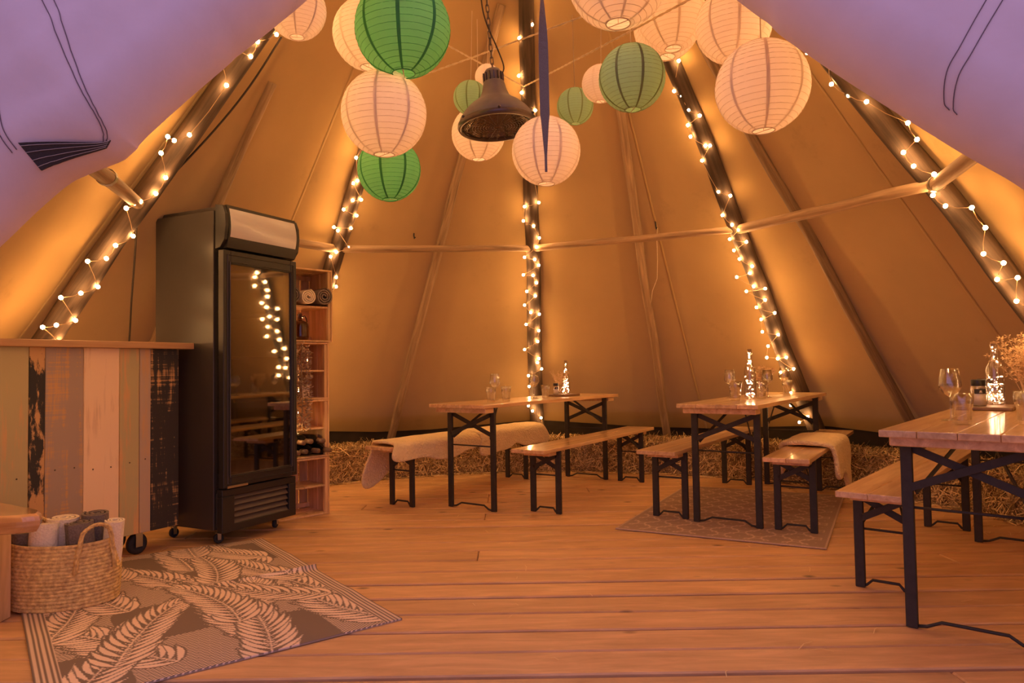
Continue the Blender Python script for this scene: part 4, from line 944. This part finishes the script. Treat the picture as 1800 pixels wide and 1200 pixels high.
# ------------------------------------------------------------------ straw bales
def make_bale(seed):
    root = empty('straw_bale'); L, W_, H_ = .92, .40, .298; nx, ny, nz = 23, 9, 9; vs = {}; fs = []; V_ = []
    def vid(i, j, k):
        key = (i, j, k)
        if key not in vs:
            p = Vector((-L/2+L*i/nx, -W_/2+W_*j/ny, H_*k/nz)); c = Vector((0, 0, H_/2)); d = (p-c)
            e = sum((abs(d.x) > L*.46, abs(d.y) > W_*.44, abs(d.z) > H_*.44))
            q = p-d.normalized()*(.022 if e > 1 else .006)+d.normalized()*.010*noise.noise(p*14+Vector((seed, 0, 0)))
            q.z = max(q.z, 0); vs[key] = len(V_); V_.append(q)
        return vs[key]
    for i in range(nx):
        for j in range(ny): fs.append((vid(i, j, 0), vid(i, j+1, 0), vid(i+1, j+1, 0), vid(i+1, j, 0))); fs.append((vid(i, j, nz), vid(i+1, j, nz), vid(i+1, j+1, nz), vid(i, j+1, nz)))
        for k in range(nz): fs.append((vid(i, 0, k), vid(i+1, 0, k), vid(i+1, 0, k+1), vid(i, 0, k+1))); fs.append((vid(i, ny, k), vid(i, ny, k+1), vid(i+1, ny, k+1), vid(i+1, ny, k)))
    for j in range(ny):
        for k in range(nz): fs.append((vid(0, j, k), vid(0, j, k+1), vid(0, j+1, k+1), vid(0, j+1, k))); fs.append((vid(nx, j, k), vid(nx, j+1, k), vid(nx, j+1, k+1), vid(nx, j, k+1)))
    MB().add(V_, fs).build('packed_straw', 'straw_core_shaded', root, smooth=True)
    r = random.Random(seed); vv = []; ff = []; vals = []
    def strand(p, d, Ls, n):
        s = d.cross(n)
        if s.length < 1e-3: return
        s.normalize(); w = r.uniform(.0016, .0034); val = r.random()**1.6; vals.extend([val]*6); b = n*r.uniform(-.004, .020)
        q = len(vv); pts = [p-d*Ls/2, p+b, p+d*Ls/2+n*r.uniform(-.01, .014)]
        for t in pts: t.z = max(t.z, .003); vv.extend([t-s*w, t+s*w])
        ff.extend([(q, q+1, q+3, q+2), (q+2, q+3, q+5, q+4)])
    def rv(n):
        d = Vector((r.gauss(0, 1), r.gauss(0, 1), r.gauss(0, 1))); d = d-n*d.dot(n)*r.uniform(.55, 1.0); return d.normalized()
    for c in range(3000):
        f = r.random()
        if f < .55: n = Vector((0, -1, 0)); p = Vector((r.uniform(-L/2, L/2), -W_/2-.006, r.uniform(.0, H_)))
        elif f < .85: n = Vector((0, 0, 1)); p = Vector((r.uniform(-L/2, L/2), r.uniform(-W_/2, W_/2), H_+.004))
        else: n = Vector((r.choice((-1, 1)), 0, 0)); p = Vector((n.x*(L/2+.002), r.uniform(-W_/2, W_/2), r.uniform(.0, H_)))
        strand(p, rv(n), r.uniform(.045, .15), n)
    for c in range(260):
        p = Vector((r.uniform(-L/2, L/2), -W_/2+r.gauss(-.02, .02), r.choice((H_-.01, .004)))); strand(p, Vector((r.gauss(0, 1), r.gauss(0, 1), abs(r.gauss(.3, .6)) if p.z > .1 else 0)).normalized(), r.uniform(.06, .16), Vector((0, -1, .2)))
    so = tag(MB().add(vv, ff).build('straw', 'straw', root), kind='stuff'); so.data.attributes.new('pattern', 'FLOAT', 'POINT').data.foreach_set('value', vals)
    for x in (-.26, .26): MB().tube([(x, -W_/2-.004, .0), (x, -W_/2-.006, H_), (x, W_/2+.006, H_+.004), (x, W_/2+.006, .0)], .003, 5).build('twine', 'rope', root)
    return root
BT = [make_bale(2), make_bale(11)]; first = [True, True]
labs_b = ['straw bale beside the stacked crates', 'straw bale behind the sheepskin-covered left bench', 'straw bale at the foot of the middle lit pole', 'straw bale behind the far end of the bare bench, right of the middle pole', 'straw bale behind the trellis-rug table, at its bare bench', 'straw bale at the foot of the leaning lit pole', 'straw bale between the sheepskin on the rug and the nearest bench', 'straw bale behind the legs of the nearest table', 'straw bale farthest along the right wall']
for i, (a, rf) in enumerate([(-35.5, 2.86), (-18.5, 2.86), (-1.5, 2.86), (15.5, 2.88), (32, 2.92), (48.5, 2.97), (65, 3.0), (81.5, 3.02), (98, 3.02)]):
    k = i % 2
    o = BT[k] if first[k] else copy_tree(BT[k]); first[k] = False
    th = math.radians(a); rr = rf+.2; o.location = (TC[0]+rr*math.sin(th), TC[1]+rr*math.cos(th), .002); o.rotation_euler.z = -th+rg.uniform(-.03, .03)
    tag(o, labs_b[i], 'straw bale', 'straw bales along the tent wall')
# loose straw on the floor
vv = []; ff = []; r = random.Random(9)
for c in range(420):
    if c < 380:
        th = math.radians(r.uniform(-45, 100)); rr = 2.85-abs(r.gauss(0, .16)); p = Vector((TC[0]+rr*math.sin(th), TC[1]+rr*math.cos(th), .002))
    else: p = Vector((r.uniform(-.9, 2.2), r.uniform(2.2, 5.2), .002))
    a = r.uniform(0, PI); L = r.uniform(.03, .11); d = Vector((math.cos(a), math.sin(a), 0)); s = Vector((-d.y, d.x, 0))*.0017; q = len(vv)
    if any((p.xy-Vector(t[0])).length < .0 for t in ()): continue
    m_ = p+Vector((0, 0, .006))+s*r.uniform(-4, 4)
    vv += [p-d*L/2-s, p-d*L/2+s, m_+s, m_-s, p+d*L/2+s, p+d*L/2-s]; ff += [(q, q+1, q+2, q+3), (q+3, q+2, q+4, q+5)]
ls = MB().add(vv, ff).build('loose_straw', 'straw'); ls.data.attributes.new('pattern', 'FLOAT', 'POINT').data.foreach_set('value', [.75]*len(vv))
tag(ls, 'stray straws scattered over the plank floor', 'straw', kind='stuff')
# ------------------------------------------------------------------ things on the tables
def tumbler_mesh():
    n = 40; out_ = [(.026, 0), (.029, .003), (.0295, .02), (.031, .058), (.0345, .066), (.0365, .085), (.038, .112)]; inn = [(.0365, .112), (.0345, .085), (.032, .066), (.0275, .055), (.0265, .016), (.0005, .014)]
    vs = []; fs = []; pr = [(.0005, .001)]+out_+inn
    for r, z in pr:
        fl = 1 if .002 < z < .060 and r > .0265 else 0
        for j in range(n): q = r-(.0016 if j % 4 < 2 else 0)*fl; vs.append((q*math.cos(2*PI*j/n), q*math.sin(2*PI*j/n), z))
    for i in range(len(pr)-1):
        for j in range(n): fs.append((i*n+j, i*n+(j+1) % n, (i+1)*n+(j+1) % n, (i+1)*n+j))
    o = MB().add(vs, fs).build('tumbler', 'glass_clear', None, smooth=True); return o
def wine_mesh():
    root = empty('wine_glass')
    MB().lathe([(.0005, .004), (.033, .0), (.034, .002), (.020, .005), (.007, .010)], 36).build('foot', 'glass_clear', root, smooth=True)
    MB().lathe([(.0065, .010), (.0040, .020), (.0036, .085), (.006, .095)], 16).build('stem', 'glass_clear', root, smooth=True)
    MB().lathe([(.006, .095), (.022, .106), (.037, .125), (.0405, .140), (.038, .165), (.031, .205), (.0302, .206), (.037, .165), (.0393, .140), (.036, .126), (.021, .108), (.0005, .1)], 36).build('bowl', 'glass_clear', root, smooth=True)
    return root
tm = tumbler_mesh(); wm = wine_mesh(); ft = fw_ = True
for k, s, t, sc_, lab in (('T1', -.66, .06, 1, 'tumbler nearest the end of the left table'), ('T1', -.50, .08, 1, 'tumbler right of the wine glass on the left table'), ('T1', .07, .06, .95, 'tumbler beside the wooden board on the left table'),
                          ('T2', -.50, -.03, 1.15, 'tumbler at the left end of the glasses on the trellis-rug table'), ('T2', -.22, .06, 1.1, 'tumbler right of the lit bottle on the trellis-rug table'), ('T2', .42, .08, 1, 'tumbler farthest along the trellis-rug table'),
                          ('T3', -.60, -.04, 1.08, 'tumbler in front of the wine glass on the nearest table'), ('T3', -.52, .16, 1.15, 'tumbler at the right edge of the nearest table')):
    o = tm if ft else inst(tm); ft = False; o.location = on(k, s, t)+Vector((0, 0, .0005)); o.scale = (sc_,)*3; tag(o, lab, 'tumbler', 'glass tumblers')
for k, s, t, sc_, lab in (('T1', -.40, -.10, 1, 'wine glass behind the two tumblers on the left table'), ('T1', -.03, .02, .98, 'wine glass in front of the middle pole on the left table'), ('T2', -.17, -.17, .98, 'wine glass seen over the leftmost tumbler on the trellis-rug table'),
                          ('T2', .02, .04, .95, 'wine glass in the middle of the trellis-rug table'), ('T2', .66, .0, 1, 'farthest wine glass on the trellis-rug table'), ('T3', -.40, -.11, 1.05, 'wine glass left of the jars on the nearest table'), ('T3', -.10, .17, 1.05, 'wine glass at the right edge of the nearest table')):
    o = wm if fw_ else copy_tree(wm); fw_ = False; o.location = on(k, s, t)+Vector((0, 0, .0005)); o.scale = (sc_,)*3; tag(o, lab, 'wine glass', 'wine glasses')
for k, s, t, L, W_, lab in (('T1', .45, .0, .26, .18, 'dark wooden board under the lit bottle on the left table'), ('T3', .50, -.09, .32, .24, 'dark wooden board carrying jars on the nearest table')):
    b = MB().box((0, 0, .009), (L, W_, .018)).build('serving_board', 'board_dark', None, bevel=.004); b.location = on(k, s, t)+Vector((0, 0, .0005)); b.rotation_euler.z = TO[k].rotation_euler.z; tag(b, lab, 'board', 'serving boards')
bottle(on('T1', .46, .02)+Vector((0, 0, .0195)), POINT, 'tapering bottle of fairy lights on the left table', 34, 31)
bottle(on('T2', -.33, .02)+Vector((0, 0, .001)), [(r, z*1.03) for r, z in WINE], 'wine bottle of fairy lights on the trellis-rug table', 38, 17)
bottle(on('T3', .55, -.06)+Vector((0, 0, .0195)), [(r*1.08, z*.98) for r, z in WINE], 'wine bottle of fairy lights on the nearest table', 40, 23)
def jar(loc, lab, rz, sc_=1.0):
    root = empty('lidded_jar', loc, rz, lab, 'jar', 'jars with black lids'); root.scale = (sc_,)*3
    MB().lathe([(.0005, .002), (.026, 0), (.0285, .004), (.0285, .078), (.024, .086)], 28).build('glass_body', 'glass_clear', root, smooth=True)
    MB().lathe([(.0005, .004), (.0265, .004), (.0268, .05), (.0005, .052)], 24).build('contents', 'label_paper', root, smooth=True)
    MB().lathe([(.0262, .082), (.0272, .084), (.0272, .106), (.0255, .109), (.0005, .109)], 28).build('lid', 'black_lid', root, smooth=True)
    vs = []; fs = []
    for i in range(9):
        a = -PI/2+(i-4)*.20
        for z in (.050, .070): vs.append((.0292*math.cos(a), .0292*math.sin(a), z))
    for i in range(8): fs.append((i*2, i*2+2, i*2+3, i*2+1))
    lb = MB().add(vs, fs).build('label', 'label_black', root)
    MB().lathe([(.0005, 0), (.0045, 0), (.0045, .0004), (.0005, .0006)], 12).xf(Matrix.Translation((0, -.0293, .061)) @ Matrix.Rotation(PI/2, 4, 'X') @ Matrix.Scale(.55, 4, (0, 1, 0))).build('label_mark', 'label_paper', lb)
    MB().box((0, -.0291, .0555), (.012, .0006, .0016)).build('label_mark', 'label_paper', lb)
jar(on('T1', .36, -.02)+Vector((0, 0, .0195)), 'small jar with a black lid on the left table', .2, .85)
jar(on('T3', .44, -.12)+Vector((0, 0, .0195)), 'jar with a black lid next to the wine glass on the nearest table', -.3, 1.22)
jar(on('T3', .60, -.115)+Vector((0, 0, .0195)), 'jar with a black lid next to the lit bottle on the nearest table', -.4, 1.22)
# dried flowers in small vases
def spray(root, name, m, n, spread, h, seed, tip, leaf=.012):
    r = random.Random(seed); st = MB(); vs = []; fs = []
    for i in range(n):
        a = r.uniform(0, 2*PI); q = spread*math.sqrt(r.random()); top = Vector((q*math.cos(a), q*math.sin(a), h*r.uniform(.7, 1.05)))
        mid = Vector((top.x*.35, top.y*.35, top.z*.55)); pts = catmull([(top.x*.05, top.y*.05, .02), mid, top], 5); st.tube(pts, .0010, 4)
        for p in pts[5:]:
            p = Vector(p)
            for _ in range(tip):
                d = Vector((r.gauss(0, 1), r.gauss(0, 1), r.gauss(.5, .8))).normalized(); s = d.orthogonal().normalized(); L = leaf*r.uniform(.6, 1.4); c = p+d*r.uniform(0, .008); k = len(vs)
                vs += [c, c+d*L*.5+s*L*.16, c+d*L, c+d*L*.5-s*L*.16]; fs.append((k, k+1, k+2, k+3))
    st.build('stem', m, root); tag(MB().add(vs, fs).build(name, m, root), kind='stuff')
def vase(loc, lab, r, h, cat='vase'):
    root = empty('flower_vase', loc, 0, lab, cat, 'vases of dried flowers')
    MB().lathe([(.0005, .002), (r*.8, 0), (r, .008), (r, h*.6), (r*.6, h*.8), (r*.5, h*.9), (r*.62, h), (r*.58, h), (r*.45, h*.9)], 24).build('glass_body', 'glass_clear', root, smooth=True); return root
v = vase(on('T1', .56, -.10)+Vector((0, 0, .001)), 'small vase of wispy dried grass on the left table', .026, .09); spray(v, 'seed_heads', 'dried_flower', 22, .09, .20, 4, 5, .012)
v = vase(on('T2', .30, -.06)+Vector((0, 0, .001)), 'small vase of dried blooms on the trellis-rug table', .032, .09); spray(v, 'petals', 'dried_flower', 26, .075, .20, 6, 14, .018)
v = vase(on('T3', .72, .06)+Vector((0, 0, .001)), 'vase of feathery dried flowers on the nearest table', .036, .13); spray(v, 'florets', 'dried_flower', 46, .19, .36, 8, 16, .016)
